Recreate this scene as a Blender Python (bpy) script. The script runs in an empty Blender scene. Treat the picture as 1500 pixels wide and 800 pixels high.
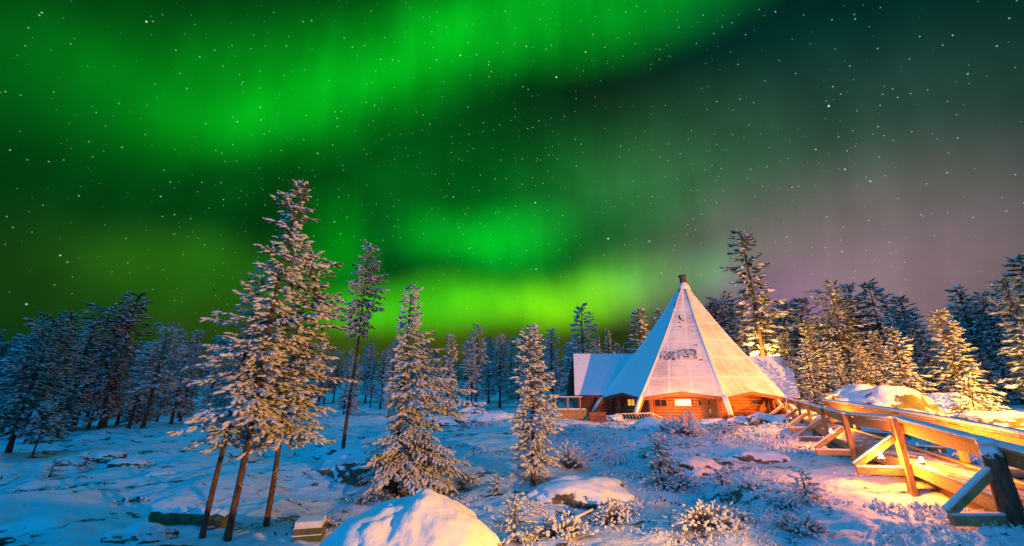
import bpy, math, random
import numpy as np
R = math.radians
PI = math.pi
# ---------------------------------------------------------------- camera
F = 590.0; TH = math.atan(190/590.0); CT, ST = math.cos(TH), math.sin(TH)
def ray(px, py):
    X = (px-750)/F; u = (400-py)/F
    k = CT-u*ST
    return X/k, (ST+u*CT)/k
def at(px, py, Y):
    a, b = ray(px, py); return np.array([a*Y, Y, b*Y])
scene = bpy.context.scene
COL = scene.collection
cam_d = bpy.data.cameras.new('camera'); cam = bpy.data.objects.new('camera', cam_d); COL.objects.link(cam)
cam_d.sensor_width = 36; cam_d.lens = F/1500*36; cam_d.clip_end = 3000; cam_d.clip_start = .05
cam.location = (0, 0, 0); cam.rotation_euler = (PI/2+TH, 0, 0)
scene.camera = cam
scene.view_settings.view_transform = 'Standard'
scene.view_settings.look = 'None'
scene.view_settings.exposure = 0.0
scene.view_settings.gamma = 1
scene.render.engine = 'CYCLES'
scene.cycles.use_denoising = True
scene.cycles.max_bounces = 5
scene.cycles.diffuse_bounces = 3
scene.cycles.transparent_max_bounces = 6
scene.cycles.sample_clamp_indirect = 3
# ---------------------------------------------------------------- light settings
BLUE = (0.0, 0.64, 1.76)          # blue fill light put into the unseen sky, behind and above the viewer
FLOOD = 58000; FLOOD_C = (1, .34, .015)
# ---------------------------------------------------------------- world: aurora, stars, blue fill
world = bpy.data.worlds.new('World'); scene.world = world; world.use_nodes = True
nt = world.node_tree; nt.nodes.clear()
def N(tree, typ, **kw):
    n = tree.nodes.new(typ)
    for k, v in kw.items():
        if k.startswith('i_'):
            n.inputs[int(k[2:])].default_value = v
        else: setattr(n, k, v)
    return n
def L(tree, a, b): tree.links.new(a, b)
tc = N(nt, 'ShaderNodeTexCoord')
sp = N(nt, 'ShaderNodeSeparateXYZ'); L(nt, tc.outputs['Generated'], sp.inputs[0])
az = N(nt, 'ShaderNodeMath', operation='ARCTAN2'); L(nt, sp.outputs[0], az.inputs[0]); L(nt, sp.outputs[1], az.inputs[1])
el = N(nt, 'ShaderNodeMath', operation='ARCSINE'); L(nt, sp.outputs[2], el.inputs[0])
cb = N(nt, 'ShaderNodeCombineXYZ'); L(nt, az.outputs[0], cb.inputs[0]); L(nt, el.outputs[0], cb.inputs[1])
nz = N(nt, 'ShaderNodeTexNoise'); nz.inputs['Scale'].default_value = 2.2; nz.inputs['Detail'].default_value = 2.5
L(nt, tc.outputs['Generated'], nz.inputs['Vector'])
ns = N(nt, 'ShaderNodeVectorMath', operation='MULTIPLY_ADD')
L(nt, nz.outputs['Color'], ns.inputs[0]); ns.inputs[1].default_value = (.22, .16, 0); ns.inputs[2].default_value = (-.11, -.08, 0)
co = N(nt, 'ShaderNodeVectorMath', operation='ADD'); L(nt, cb.outputs[0], co.inputs[0]); L(nt, ns.outputs[0], co.inputs[1])
def azel(px, py):
    a, b = ray(px, py); d = np.array([a, 1, b]); d /= np.linalg.norm(d)
    return np.array([math.atan2(d[0], d[1]), math.asin(d[2])])
prev = None
def blob(px, py, ax, ay, b, col):
    global prev
    c = azel(px, py); A = azel(px+ax*.5, py+ay*.5)-azel(px-ax*.5, py-ay*.5)
    l = math.hypot(ax, ay); bx, by = -ay/l*b, ax/l*b
    B = azel(px+bx*.5, py+by*.5)-azel(px-bx*.5, py-by*.5)
    m = N(nt, 'ShaderNodeMapping', vector_type='TEXTURE')
    m.inputs['Location'].default_value = (c[0], c[1], 0)
    m.inputs['Rotation'].default_value = (0, 0, math.atan2(A[1], A[0]))
    m.inputs['Scale'].default_value = (np.linalg.norm(A)*1.25, np.linalg.norm(B)*1.25, 1)
    L(nt, co.outputs[0], m.inputs['Vector'])
    g = N(nt, 'ShaderNodeTexGradient', gradient_type='SPHERICAL'); L(nt, m.outputs[0], g.inputs[0])
    r = N(nt, 'ShaderNodeMapRange', interpolation_type='SMOOTHSTEP'); L(nt, g.outputs['Fac'], r.inputs[0])
    v = N(nt, 'ShaderNodeVectorMath', operation='MULTIPLY_ADD')
    L(nt, r.outputs[0], v.inputs[0]); v.inputs[1].default_value = col
    if prev is None: v.inputs[2].default_value = (.0008, .010, .006)
    else: L(nt, prev.outputs[0], v.inputs[2])
    prev = v
blob(420, 250, 800, -60, 600, (.0, .032, .0))
blob(590, 98, 390, -135, 105, (0, .29, .003))
blob(520, 130, 210, -75, 60, (0, .13, .004))
blob(350, 175, 180, -50, 65, (0, .09, .0))
blob(540, 120, 560, -170, 200, (0, .055, .0))
blob(780, 175, 420, -140, 55, (0, -.015, 0))
blob(880, 15, 300, -85, 95, (0, .26, .006))
blob(715, 338, 125, 0, 62, (0, .40, .01))
blob(760, 320, 270, 0, 150, (0, .10, .004))
blob(720, 438, 270, -18, 52, (.05, .50, 0))
blob(815, 440, 140, -8, 46, (.16, .34, 0))
blob(930, 415, 130, 0, 60, (.06, .18, .02))
blob(300, 400, 230, 0, 80, (.014, .10, 0))
blob(500, 350, 80, -10, 85, (0, .22, 0))
blob(560, 450, 120, 0, 50, (.01, .24, 0))
blob(960, 270, 230, 0, 170, (.012, .075, .02))
blob(1260, 430, 430, 0, 200, (.23, .135, .17))
blob(1180, 280, 420, 0, 200, (.035, .055, .036))
blob(1150, 470, 130, 0, 80, (.06, .01, .09))
blob(1062, 400, 60, 0, 55, (0, .13, .03))
blob(640, 500, 380, 0, 70, (.05, .055, 0))
blob(120, 420, 380, 0, 130, (.008, .020, 0))
blob(1250, 120, 420, 0, 230, (.0, .022, .020))
# faint vertical rays and uneven brightness in the aurora
rm = N(nt, 'ShaderNodeMapping'); rm.inputs['Scale'].default_value = (16, 2.0, 1); L(nt, co.outputs[0], rm.inputs['Vector'])
rn = N(nt, 'ShaderNodeTexNoise'); rn.inputs['Scale'].default_value = 1.0; rn.inputs['Detail'].default_value = 4; L(nt, rm.outputs[0], rn.inputs['Vector'])
rr_ = N(nt, 'ShaderNodeMapRange'); L(nt, rn.outputs[0], rr_.inputs[0]); rr_.inputs[1].default_value = .3; rr_.inputs[2].default_value = .7; rr_.inputs[3].default_value = .90; rr_.inputs[4].default_value = 1.1
gn = N(nt, 'ShaderNodeTexNoise'); gn.inputs['Scale'].default_value = 4.5; gn.inputs['Detail'].default_value = 5; L(nt, tc.outputs['Generated'], gn.inputs['Vector'])
gr = N(nt, 'ShaderNodeMapRange'); L(nt, gn.outputs[0], gr.inputs[0]); gr.inputs[1].default_value = .3; gr.inputs[2].default_value = .7; gr.inputs[3].default_value = .78; gr.inputs[4].default_value = 1.22
gm = N(nt, 'ShaderNodeMath', operation='MULTIPLY'); L(nt, rr_.outputs[0], gm.inputs[0]); L(nt, gr.outputs[0], gm.inputs[1])
v = N(nt, 'ShaderNodeVectorMath', operation='SCALE'); L(nt, prev.outputs[0], v.inputs[0]); L(nt, gm.outputs[0], v.inputs['Scale'])
v2 = N(nt, 'ShaderNodeVectorMath', operation='MAXIMUM'); L(nt, v.outputs[0], v2.inputs[0]); v2.inputs[1].default_value = (0, 0, 0); prev = v2
# stars
def stars(scale, rad, bright, cut):
    vo = N(nt, 'ShaderNodeTexVoronoi', feature='F1', voronoi_dimensions='3D'); vo.inputs['Scale'].default_value = scale
    L(nt, tc.outputs['Generated'], vo.inputs['Vector'])
    mr = N(nt, 'ShaderNodeMapRange', interpolation_type='SMOOTHSTEP')
    L(nt, vo.outputs['Distance'], mr.inputs[0]); mr.inputs[1].default_value = rad*scale; mr.inputs[2].default_value = 0
    mr.inputs[3].default_value = 0; mr.inputs[4].default_value = 1
    s2 = N(nt, 'ShaderNodeSeparateColor'); L(nt, vo.outputs['Color'], s2.inputs[0])
    m2 = N(nt, 'ShaderNodeMapRange'); L(nt, s2.outputs[0], m2.inputs[0]); m2.inputs[1].default_value = cut; m2.inputs[2].default_value = 1
    m2.inputs[3].default_value = 0; m2.inputs[4].default_value = bright
    mm = N(nt, 'ShaderNodeMath', operation='MULTIPLY'); L(nt, mr.outputs[0], mm.inputs[0]); L(nt, m2.outputs[0], mm.inputs[1])
    return mm
global_stars = [stars(80, .0016, .75, .0), stars(30, .0020, 2.6, .3), stars(13, .0025, 4, .3)]
# stars only above the horizon haze
fade = N(nt, 'ShaderNodeMapRange'); L(nt, el.outputs[0], fade.inputs[0]); fade.inputs[1].default_value = .05; fade.inputs[2].default_value = .35
SCOL = [(.75, 1, .85), (.9, .95, 1), (1, .93, .85)]
for k, s in enumerate(global_stars):
    f2 = N(nt, 'ShaderNodeMath', operation='MULTIPLY'); L(nt, s.outputs[0], f2.inputs[0]); L(nt, fade.outputs[0], f2.inputs[1])
    v = N(nt, 'ShaderNodeVectorMath', operation='MULTIPLY_ADD'); L(nt, f2.outputs[0], v.inputs[0]); v.inputs[1].default_value = SCOL[k]
    L(nt, prev.outputs[0], v.inputs[2]); prev = v
# darker towards the frame's outer azimuths, none behind; blue fill patch added to the sky overhead and behind
dt = N(nt, 'ShaderNodeVectorMath', operation='DOT_PRODUCT'); L(nt, tc.outputs['Generated'], dt.inputs[0])
bd = np.array([-.40, -.38, .83]); bd /= np.linalg.norm(bd); dt.inputs[1].default_value = tuple(bd)
bm = N(nt, 'ShaderNodeMapRange', interpolation_type='SMOOTHSTEP'); L(nt, dt.outputs['Value'], bm.inputs[0])
bm.inputs[1].default_value = .62; bm.inputs[2].default_value = .95
v = N(nt, 'ShaderNodeVectorMath', operation='MULTIPLY_ADD'); L(nt, bm.outputs[0], v.inputs[0]); v.inputs[1].default_value = BLUE
L(nt, prev.outputs[0], v.inputs[2]); prev = v
bg = N(nt, 'ShaderNodeBackground'); L(nt, prev.outputs[0], bg.inputs['Color']); bg.inputs['Strength'].default_value = 1.0
wo = N(nt, 'ShaderNodeOutputWorld'); L(nt, bg.outputs[0], wo.inputs['Surface'])
world.cycles.sampling_method = 'MANUAL'; world.cycles.sample_map_resolution = 512
# ---------------------------------------------------------------- lamps (warm)
def lamp(name, loc, power, col, size=.12, spot=None, aim=None, blend=.5):
    d = bpy.data.lights.new(name, 'SPOT' if spot else 'POINT'); d.energy = power; d.color = col; d.shadow_soft_size = size
    o = bpy.data.objects.new(name, d); COL.objects.link(o); o.location = loc
    if spot:
        d.spot_size = R(spot); d.spot_blend = blend
        v = np.array(aim, float)-np.array(loc, float)
        o.rotation_euler = (math.acos(v[2]/np.linalg.norm(v)) - PI, 0, math.atan2(v[1], v[0])-PI/2)
        from mathutils import Vector
        o.rotation_euler = Vector(v).to_track_quat('-Z', 'Y').to_euler()
    return o
lamp('flood_light', (29.5, 12.3, 4.3), FLOOD, FLOOD_C, .15, 84, (20, 36, 3), .4)
lamp('path_light', (7.2, 1.0, -.1), 8400, (1, .40, .04), .12, 84, (-2.4, 9.0, 1.3), .5)
# ---------------------------------------------------------------- materials
def mat(name):
    m = bpy.data.materials.new(name); m.use_nodes = True
    t = m.node_tree; return m, t, t.nodes['Principled BSDF']
def ramp(t, fac, stops):
    r = N(t, 'ShaderNodeValToRGB'); e = r.color_ramp.elements
    while len(e) < len(stops): e.new(.5)
    for k, (p, c) in enumerate(stops): e[k].position = p; e[k].color = (*c, 1)
    L(t, fac, r.inputs[0]); return r
def noise(t, scale, detail=4, vec=None, rough=.55, dist=0):
    n = N(t, 'ShaderNodeTexNoise'); n.inputs['Scale'].default_value = scale; n.inputs['Detail'].default_value = detail
    n.inputs['Roughness'].default_value = rough; n.inputs['Distortion'].default_value = dist
    if vec is not None: L(t, vec, n.inputs['Vector'])
    return n
def objco(t, scale=(1, 1, 1), out='Object'):
    c = N(t, 'ShaderNodeTexCoord'); m = N(t, 'ShaderNodeMapping'); m.inputs['Scale'].default_value = scale
    L(t, c.outputs[out], m.inputs[0]); return m.outputs[0]
def bump(t, b, h, strength, dist):
    n = N(t, 'ShaderNodeBump'); n.inputs['Strength'].default_value = strength; n.inputs['Distance'].default_value = dist
    L(t, h, n.inputs['Height']); L(t, n.outputs[0], b.inputs['Normal']); return n
SNOWC = (.82, .82, .83)
def m_snow(name, s=9, d=.04, tint=SNOWC):
    m, t, b = mat(name); v = objco(t)
    n = noise(t, s, 6, v, .65); r = ramp(t, n.outputs[0], [(.3, tuple(x*.90 for x in tint)), (.65, tint)])
    L(t, r.outputs[0], b.inputs['Base Color']); b.inputs['Roughness'].default_value = .55
    bump(t, b, n.outputs[0], .8, d); return m
def m_wood(name, c1, c2, axis=(1, 1, 1), rough=.7, snow=0.0):
    m, t, b = mat(name); v = objco(t, axis)
    n = noise(t, 6, 5, v, .6, .6); r = ramp(t, n.outputs[0], [(.3, c1), (.7, c2)])
    out = r.outputs[0]
    if snow:
        g = N(t, 'ShaderNodeNewGeometry'); s = N(t, 'ShaderNodeSeparateXYZ'); L(t, g.outputs['Normal'], s.inputs[0])
        n2 = noise(t, 9, 4, objco(t))
        a = N(t, 'ShaderNodeMath', operation='MULTIPLY_ADD'); L(t, n2.outputs[0], a.inputs[0]); a.inputs[1].default_value = .9; L(t, s.outputs[2], a.inputs[2])
        q = N(t, 'ShaderNodeMapRange'); L(t, a.outputs[0], q.inputs[0]); q.inputs[1].default_value = 1.08-snow; q.inputs[2].default_value = 1.16-snow
        mx = N(t, 'ShaderNodeMix', data_type='RGBA'); L(t, q.outputs[0], mx.inputs[0]); L(t, out, mx.inputs[6]); mx.inputs[7].default_value = (*SNOWC, 1)
        out = mx.outputs[2]
    L(t, out, b.inputs['Base Color']); b.inputs['Roughness'].default_value = rough
    bump(t, b, n.outputs[0], .6, .02); return m
M = {}
M['snow'] = m_snow('snow')
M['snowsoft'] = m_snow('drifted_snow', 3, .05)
M['frost'] = m_snow('branch_snow', 14, .02, (.78, .80, .80))
def m_plain(name, c1, c2, s, rough=.8):
    m, t, b = mat(name); n = noise(t, s, 3, objco(t)); r = ramp(t, n.outputs[0], [(.3, c1), (.7, c2)])
    L(t, r.outputs[0], b.inputs['Base Color']); b.inputs['Roughness'].default_value = rough; return m
M['needle'] = m_plain('spruce_needles', (.020, .045, .022), (.07, .10, .04), 5)
M['needle_frost'] = m_plain('frosted_needles', (.06, .13, .11), (.28, .36, .34), 6)
M['bark'] = m_wood('bark', (.04, .027, .02), (.13, .08, .055), (3, 3, .8), .9)
M['bark_snow'] = m_wood('snowy_bark', (.05, .032, .022), (.19, .105, .06), (3, 3, .8), .9, .42)
M['twig'] = m_plain('bare_twig', (.08, .05, .035), (.2, .13, .09), 9)
M['wood'] = m_wood('weathered_wood', (.20, .12, .045), (.50, .32, .13), (1, 1, 1), .7)
M['railwood'] = m_wood('weathered_rail_wood', (.15, .085, .03), (.50, .33, .14), (7, .7, 7), .7)
M['postwood'] = m_wood('weathered_post_wood', (.13, .075, .03), (.46, .29, .12), (7, 7, .7), .7)
M['darkwood'] = m_wood('dark_wood', (.05, .028, .02), (.15, .075, .045), (1, 1, 1), .7)
M['redwood'] = m_wood('red_brown_wood', (.17, .05, .03), (.33, .11, .06), (1, 1, 1), .6)
M['metal'] = m_plain('dark_metal', (.03, .025, .022), (.10, .07, .055), 3, .5)
M['paleMetal'] = m_plain('galvanised_metal', (.4, .42, .44), (.6, .62, .63), 6, .45)
# log walls
def m_logs():
    m, t, b = mat('log_wall'); v = objco(t, (.5, .5, 6)); n = noise(t, 5, 5, v, .6, .3)
    r = ramp(t, n.outputs[0], [(.28, (.22, .07, .02)), (.7, (.52, .19, .065))])
    L(t, r.outputs[0], b.inputs['Base Color']); b.inputs['Roughness'].default_value = .55; bump(t, b, n.outputs[0], .5, .02); return m
M['logs'] = m_logs()
def m_rock():
    m, t, b = mat('granite'); v = objco(t)
    n = noise(t, 2.6, 8, v, .68, .4); r = ramp(t, n.outputs[0], [(.3, (.045, .038, .03)), (.55, (.17, .14, .10)), (.75, (.30, .25, .17))])
    n3 = noise(t, 1.2, 3, v); r3 = ramp(t, n3.outputs[0], [(.48, (0, 0, 0)), (.6, (1, 1, 1))])
    g = N(t, 'ShaderNodeNewGeometry'); s = N(t, 'ShaderNodeSeparateXYZ'); L(t, g.outputs['Normal'], s.inputs[0])
    mo = N(t, 'ShaderNodeMix', data_type='RGBA'); L(t, r3.outputs[0], mo.inputs[0]); L(t, r.outputs[0], mo.inputs[6]); mo.inputs[7].default_value = (.10, .11, .03, 1)
    n2 = noise(t, 5, 6, v, .7)
    a = N(t, 'ShaderNodeMath', operation='MULTIPLY_ADD'); L(t, n2.outputs[0], a.inputs[0]); a.inputs[1].default_value = 1.3; L(t, s.outputs[2], a.inputs[2])
    q = N(t, 'ShaderNodeMapRange'); L(t, a.outputs[0], q.inputs[0]); q.inputs[1].default_value = 1.02; q.inputs[2].default_value = 1.12
    mx = N(t, 'ShaderNodeMix', data_type='RGBA'); L(t, q.outputs[0], mx.inputs[0]); L(t, mo.outputs[2], mx.inputs[6]); mx.inputs[7].default_value = (*SNOWC, 1)
    L(t, mx.outputs[2], b.inputs['Base Color']); b.inputs['Roughness'].default_value = .85; bump(t, b, n.outputs[0], 1, .08); return m
M['rock'] = m_rock()
def m_ground():
    m, t, b = mat('snowy_ground'); v = objco(t)
    n1 = noise(t, .55, 5, objco(t, (.55, 1, 1)), .6, .8)         # where heath shows through
    n2 = noise(t, 3.2, 6, objco(t, (.6, 1, 1)), .7, .6)
    a = N(t, 'ShaderNodeMath', operation='MULTIPLY_ADD'); L(t, n1.outputs[0], a.inputs[0]); a.inputs[1].default_value = 1.0; 
    mm = N(t, 'ShaderNodeMath', operation='MULTIPLY'); L(t, n2.outputs[0], mm.inputs[0]); mm.inputs[1].default_value = .9; L(t, mm.outputs[0], a.inputs[2])
    q = N(t, 'ShaderNodeMapRange'); L(t, a.outputs[0], q.inputs[0]); q.inputs[1].default_value = 1.05; q.inputs[2].default_value = 1.11
    n3 = noise(t, 14, 5, v, .7)
    heath = ramp(t, n3.outputs[0], [(.35, (.03, .022, .016)), (.55, (.10, .065, .04)), (.7, (.5, .5, .5))])
    sn = ramp(t, n3.outputs[0], [(.3, (.70, .74, .78)), (.6, SNOWC)])
    mx = N(t, 'ShaderNodeMix', data_type='RGBA'); L(t, q.outputs[0], mx.inputs[0]); L(t, sn.outputs[0], mx.inputs[6]); L(t, heath.outputs[0], mx.inputs[7])
    L(t, mx.outputs[2], b.inputs['Base Color']); b.inputs['Roughness'].default_value = .6
    hh = N(t, 'ShaderNodeMath', operation='MULTIPLY_ADD'); L(t, n3.outputs[0], hh.inputs[0]); hh.inputs[1].default_value = .35; L(t, n2.outputs[0], hh.inputs[2])
    bump(t, b, hh.outputs[0], .9, .12); return m
M['ground'] = m_ground()
def m_roof():
    m, t, b = mat('snow_dusted_roof')
    uv = N(t, 'ShaderNodeUVMap'); uv.uv_map = 'UVMap'
    mp = N(t, 'ShaderNodeMapping'); L(t, uv.outputs[0], mp.inputs[0]); mp.inputs['Scale'].default_value = (.35, 5, 1)
    n = noise(t, 2.2, 6, mp.outputs[0], .65)
    big = noise(t, .42, 3, objco(t))
    s = N(t, 'ShaderNodeSeparateXYZ'); L(t, uv.outputs[0], s.inputs[0])
    def line(out, period, w):                                     # 1 near a seam, 0 elsewhere
        a = N(t, 'ShaderNodeMath', operation='PINGPONG'); L(t, out, a.inputs[0]); a.inputs[1].default_value = period/2
        r = N(t, 'ShaderNodeMapRange', interpolation_type='SMOOTHSTEP'); L(t, a.outputs[0], r.inputs[0]); r.inputs[1].default_value = w; r.inputs[2].default_value = 0; r.inputs[3].default_value = 0; r.inputs[4].default_value = 1
        return r.outputs[0]
    mxl = N(t, 'ShaderNodeMath', operation='MAXIMUM'); L(t, line(s.outputs[0], 1.55, .14), mxl.inputs[0]); L(t, line(s.outputs[1], 1.9, .20), mxl.inputs[1])
    c = N(t, 'ShaderNodeMath', operation='MULTIPLY_ADD'); L(t, big.outputs[0], c.inputs[0]); c.inputs[1].default_value = .8; L(t, n.outputs[0], c.inputs[2])
    r = N(t, 'ShaderNodeMapRange'); L(t, c.outputs[0], r.inputs[0]); r.inputs[1].default_value = .78; r.inputs[2].default_value = 1.12
    sb = N(t, 'ShaderNodeMath', operation='MULTIPLY_ADD', use_clamp=True); L(t, mxl.outputs[0], sb.inputs[0]); sb.inputs[1].default_value = -.6; L(t, r.outputs[0], sb.inputs[2])
    mx = N(t, 'ShaderNodeMix', data_type='RGBA'); L(t, sb.outputs[0], mx.inputs[0]); mx.inputs[6].default_value = (.83, .77, .69, 1); mx.inputs[7].default_value = (.50, .39, .30, 1)
    L(t, mx.outputs[2], b.inputs['Base Color']); b.inputs['Roughness'].default_value = .6
    bump(t, b, n.outputs[0], .5, .05); return m
M['roof'] = m_roof(); M['roof_ridge'] = m_snow('ridge_snow', 2.5, .03, (.84, .80, .74))
def m_melt():
    m, t, b = mat('half_melted_skylight'); n = noise(t, 4.5, 5, objco(t, (1, 1, 1)), .6)
    r = ramp(t, n.outputs[0], [(.43, (.10, .08, .08)), (.60, (.72, .70, .68))]); L(t, r.outputs[0], b.inputs['Base Color']); b.inputs['Roughness'].default_value = .5; return m
M['melt'] = m_melt()
def m_emit(name, col, s):
    m, t, b = mat(name); b.inputs['Base Color'].default_value = (*col, 1); b.inputs['Emission Color'].default_value = (*col, 1)
    b.inputs['Emission Strength'].default_value = s; return m
def m_window(name, c1, c2, s):
    m, t, b = mat(name); n = noise(t, 2.2, 3, objco(t)); r = ramp(t, n.outputs[0], [(.38, c1), (.6, c2)])
    b.inputs['Base Color'].default_value = (.1, .08, .05, 1); L(t, r.outputs[0], b.inputs['Emission Color']); b.inputs['Emission Strength'].default_value = s
    b.inputs['Roughness'].default_value = .15; return m
M['win_y'] = m_window('lit_amber_window', (.7, .25, .02), (1, .6, .08), 1.0)
M['win_w'] = m_window('lit_white_window', (.9, .55, .2), (1, .95, .75), 1.6)
m, t, b = mat('dark_glass'); b.inputs['Base Color'].default_value = (.02, .02, .025, 1); b.inputs['Roughness'].default_value = .1; M['glass'] = m
M['bulb'] = m_emit('lamp_glass', (1, .72, .38), 40)
# deck: snow trodden away to brown boards
def m_deck():
    m, t, b = mat('trodden_deck_snow'); n = noise(t, 3.2, 6, objco(t, (1, .55, 1)), .7, .5)
    r = ramp(t, n.outputs[0], [(.40, (.14, .08, .045)), (.50, (.45, .33, .22)), (.58, (.8, .8, .8))]); L(t, r.outputs[0], b.inputs['Base Color']); bump(t, b, n.outputs[0], 1, .05)
    b.inputs['Roughness'].default_value = .6; return m
M['deck'] = m_deck()
# ---------------------------------------------------------------- mesh helpers
def tag(o, label=None, cat=None, group=None, kind=None):
    for k, v in (('label', label), ('category', cat), ('group', group), ('kind', kind)):
        if v: o[k] = v
    return o
def mesh(name, V, T, mats, mi=None, smooth=True, uv=None):
    V = np.asarray(V, np.float32).reshape(-1, 3); me = bpy.data.meshes.new(name)
    if isinstance(T, np.ndarray) and T.ndim == 2:
        n, k = T.shape
        me.vertices.add(len(V)); me.vertices.foreach_set('co', V.ravel())
        me.loops.add(n*k); me.loops.foreach_set('vertex_index', T.astype(np.int32).ravel())
        me.polygons.add(n); me.polygons.foreach_set('loop_start', np.arange(n, dtype=np.int32)*k)
        try: me.polygons.foreach_set('loop_total', np.full(n, k, dtype=np.int32))
        except Exception: pass
        me.update(calc_edges=True)
    else:
        me.from_pydata(V.tolist(), [], [tuple(int(i) for i in f) for f in T])
    n = len(me.polygons)
    for m_ in (mats if isinstance(mats, (list, tuple)) else [mats]): me.materials.append(m_)
    if mi is not None: me.polygons.foreach_set('material_index', np.asarray(mi, np.int32))
    me.polygons.foreach_set('use_smooth', np.full(n, bool(smooth)))
    if uv is not None:
        l = me.uv_layers.new(name='UVMap'); l.data.foreach_set('uv', np.asarray(uv, np.float32).ravel())
    me.update(); return me
def obj(name, me, parent=None, loc=None):
    o = bpy.data.objects.new(name, me); COL.objects.link(o)
    if parent is not None: o.parent = parent
    if loc is not None: o.location = [float(c) for c in loc]
    return o
def empty(name, loc=(0, 0, 0), rz=0):
    o = bpy.data.objects.new(name, None); COL.objects.link(o); o.location = [float(c) for c in loc]; o.rotation_euler = (0, 0, rz); o.empty_display_size = .3; return o
class MB:                                                        # collects polygons
    def __init__(s): s.V = []; s.Fc = []; s.m = []
    def add(s, V, Fc, m=0):
        k = len(s.V); s.V += [tuple(map(float, v)) for v in V]; s.Fc += [tuple(k+i for i in f) for f in Fc]; s.m += [m]*len(Fc)
    def beam(s, a, b, w, h, up=(0, 0, 1), m=0, jit=0):            # a rectangular bar from a to b
        a = np.array(a, float); b = np.array(b, float); d = b-a; d /= np.linalg.norm(d)
        u = np.array(up, float); sd = np.cross(d, u)
        if np.linalg.norm(sd) < 1e-4: sd = np.cross(d, (0, 1, 0))
        sd /= np.linalg.norm(sd); u = np.cross(sd, d)
        c = min(w, h)*.12
        prof = [(-w/2+c, -h/2), (w/2-c, -h/2), (w/2, -h/2+c), (w/2, h/2-c), (w/2-c, h/2), (-w/2+c, h/2), (-w/2, h/2-c), (-w/2, -h/2+c)]
        V = [a+sd*x+u*y for x, y in prof]+[b+sd*x+u*y for x, y in prof]
        s.add(V, [(i, (i+1) % 8, 8+(i+1) % 8, 8+i) for i in range(8)]+[tuple(range(7, -1, -1)), tuple(range(8, 16))], m)
    def tube(s, pts, rad, n=8, m=0, cap=True):
        pts = [np.array(p, float) for p in pts]; V = []; rad = [rad]*len(pts) if np.isscalar(rad) else rad
        for i, p in enumerate(pts):
            d = pts[min(i+1, len(pts)-1)]-pts[max(i-1, 0)]; d /= np.linalg.norm(d)
            a = np.cross(d, (0, 0, 1) if abs(d[2]) < .9 else (1, 0, 0)); a /= np.linalg.norm(a); b = np.cross(d, a)
            V += [p+rad[i]*(a*math.cos(2*PI*k/n)+b*math.sin(2*PI*k/n)) for k in range(n)]
        Fc = [(i*n+k, i*n+(k+1) % n, (i+1)*n+(k+1) % n, (i+1)*n+k) for i in range(len(pts)-1) for k in range(n)]
        if cap: Fc += [tuple(range(n-1, -1, -1)), tuple((len(pts)-1)*n+k for k in range(n))]
        s.add(V, Fc, m)
    def build(s, name, mats, parent=None, smooth=False, loc=None):
        return obj(name, mesh(name, s.V, s.Fc, mats, s.m, smooth), parent, loc)
# ---- noise in numpy
def _h(ix, iy, iz, seed):
    with np.errstate(over='ignore'):
        n = (ix.astype(np.int64)*374761393 + iy.astype(np.int64)*668265263 + iz.astype(np.int64)*2147483647 + seed*1274126177) & 0xffffffff
        n = ((n ^ (n >> 13))*1274126177) & 0xffffffff; n = (n ^ (n >> 16))
    return (n & 0xffff)/65535.0*2-1
def vn(p, seed=0):
    p = np.asarray(p, float); i = np.floor(p).astype(np.int64); f = p-i; f = f*f*(3-2*f)
    r = 0
    for dx in (0, 1):
        for dy in (0, 1):
            for dz in ((0, 1) if p.shape[-1] == 3 else (0,)):
                w = (f[..., 0] if dx else 1-f[..., 0])*(f[..., 1] if dy else 1-f[..., 1])
                z = np.zeros_like(i[..., 0])
                if p.shape[-1] == 3: w = w*(f[..., 2] if dz else 1-f[..., 2]); z = i[..., 2]+dz
                r = r+w*_h(i[..., 0]+dx, i[..., 1]+dy, z, seed)
    return r
def fbm(p, oct=4, seed=0, gain=.5):
    p = np.asarray(p, float); r = 0; a = 1
    for o in range(oct): r = r+a*vn(p*2**o+17.3*o, seed+o); a *= gain
    return r
# ---------------------------------------------------------------- terrain
CP = np.array([(0, 3, -2.75), (0, -10, -2.8), (-10, 3, -3.0), (10, 3, -2.5), (-6, 10, -2.65), (0, 10, -2.6), (7, 9, -2.25), (9, 8, -2.15), (5, 16, -2.15),
    (12, 14, -2.05), (14.5, 20, -1.75), (20, 27, -1.40), (14, 31, -1.45), (8, 34, -1.45), (21, 36, -1.3), (2, 25, -1.9), (-1.5, 48, -1.0), (-1.5, 33, -1.6), (-10, 22, -2.35),
    (-20, 25, -2.5), (-33, 42, -2.4), (-15, 45, -1.8), (-60, 20, -3.4), (-22, 12, -3.1), (28, 27, -1.0), (40, 40, -.5), (24, 14, -1.7), (16, 5, -2.2),
    (0, 80, .2), (100, 100, 1), (-100, 100, -2), (110, 0, -1), (-110, 0, -4.5), (0, -70, -3), (60, -60, -3), (-60, -60, -4), (15, 50, -.8)], float)
def tps_u(r2): return r2*np.log(r2+1e-9)
_A = tps_u(((CP[:, None, :2]-CP[None, :, :2])**2).sum(-1))+np.eye(len(CP))*3.0
_P = np.c_[np.ones(len(CP)), CP[:, :2]]
_sol = np.linalg.solve(np.block([[_A, _P], [_P.T, np.zeros((3, 3))]]), np.r_[CP[:, 2], 0, 0, 0])
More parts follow.
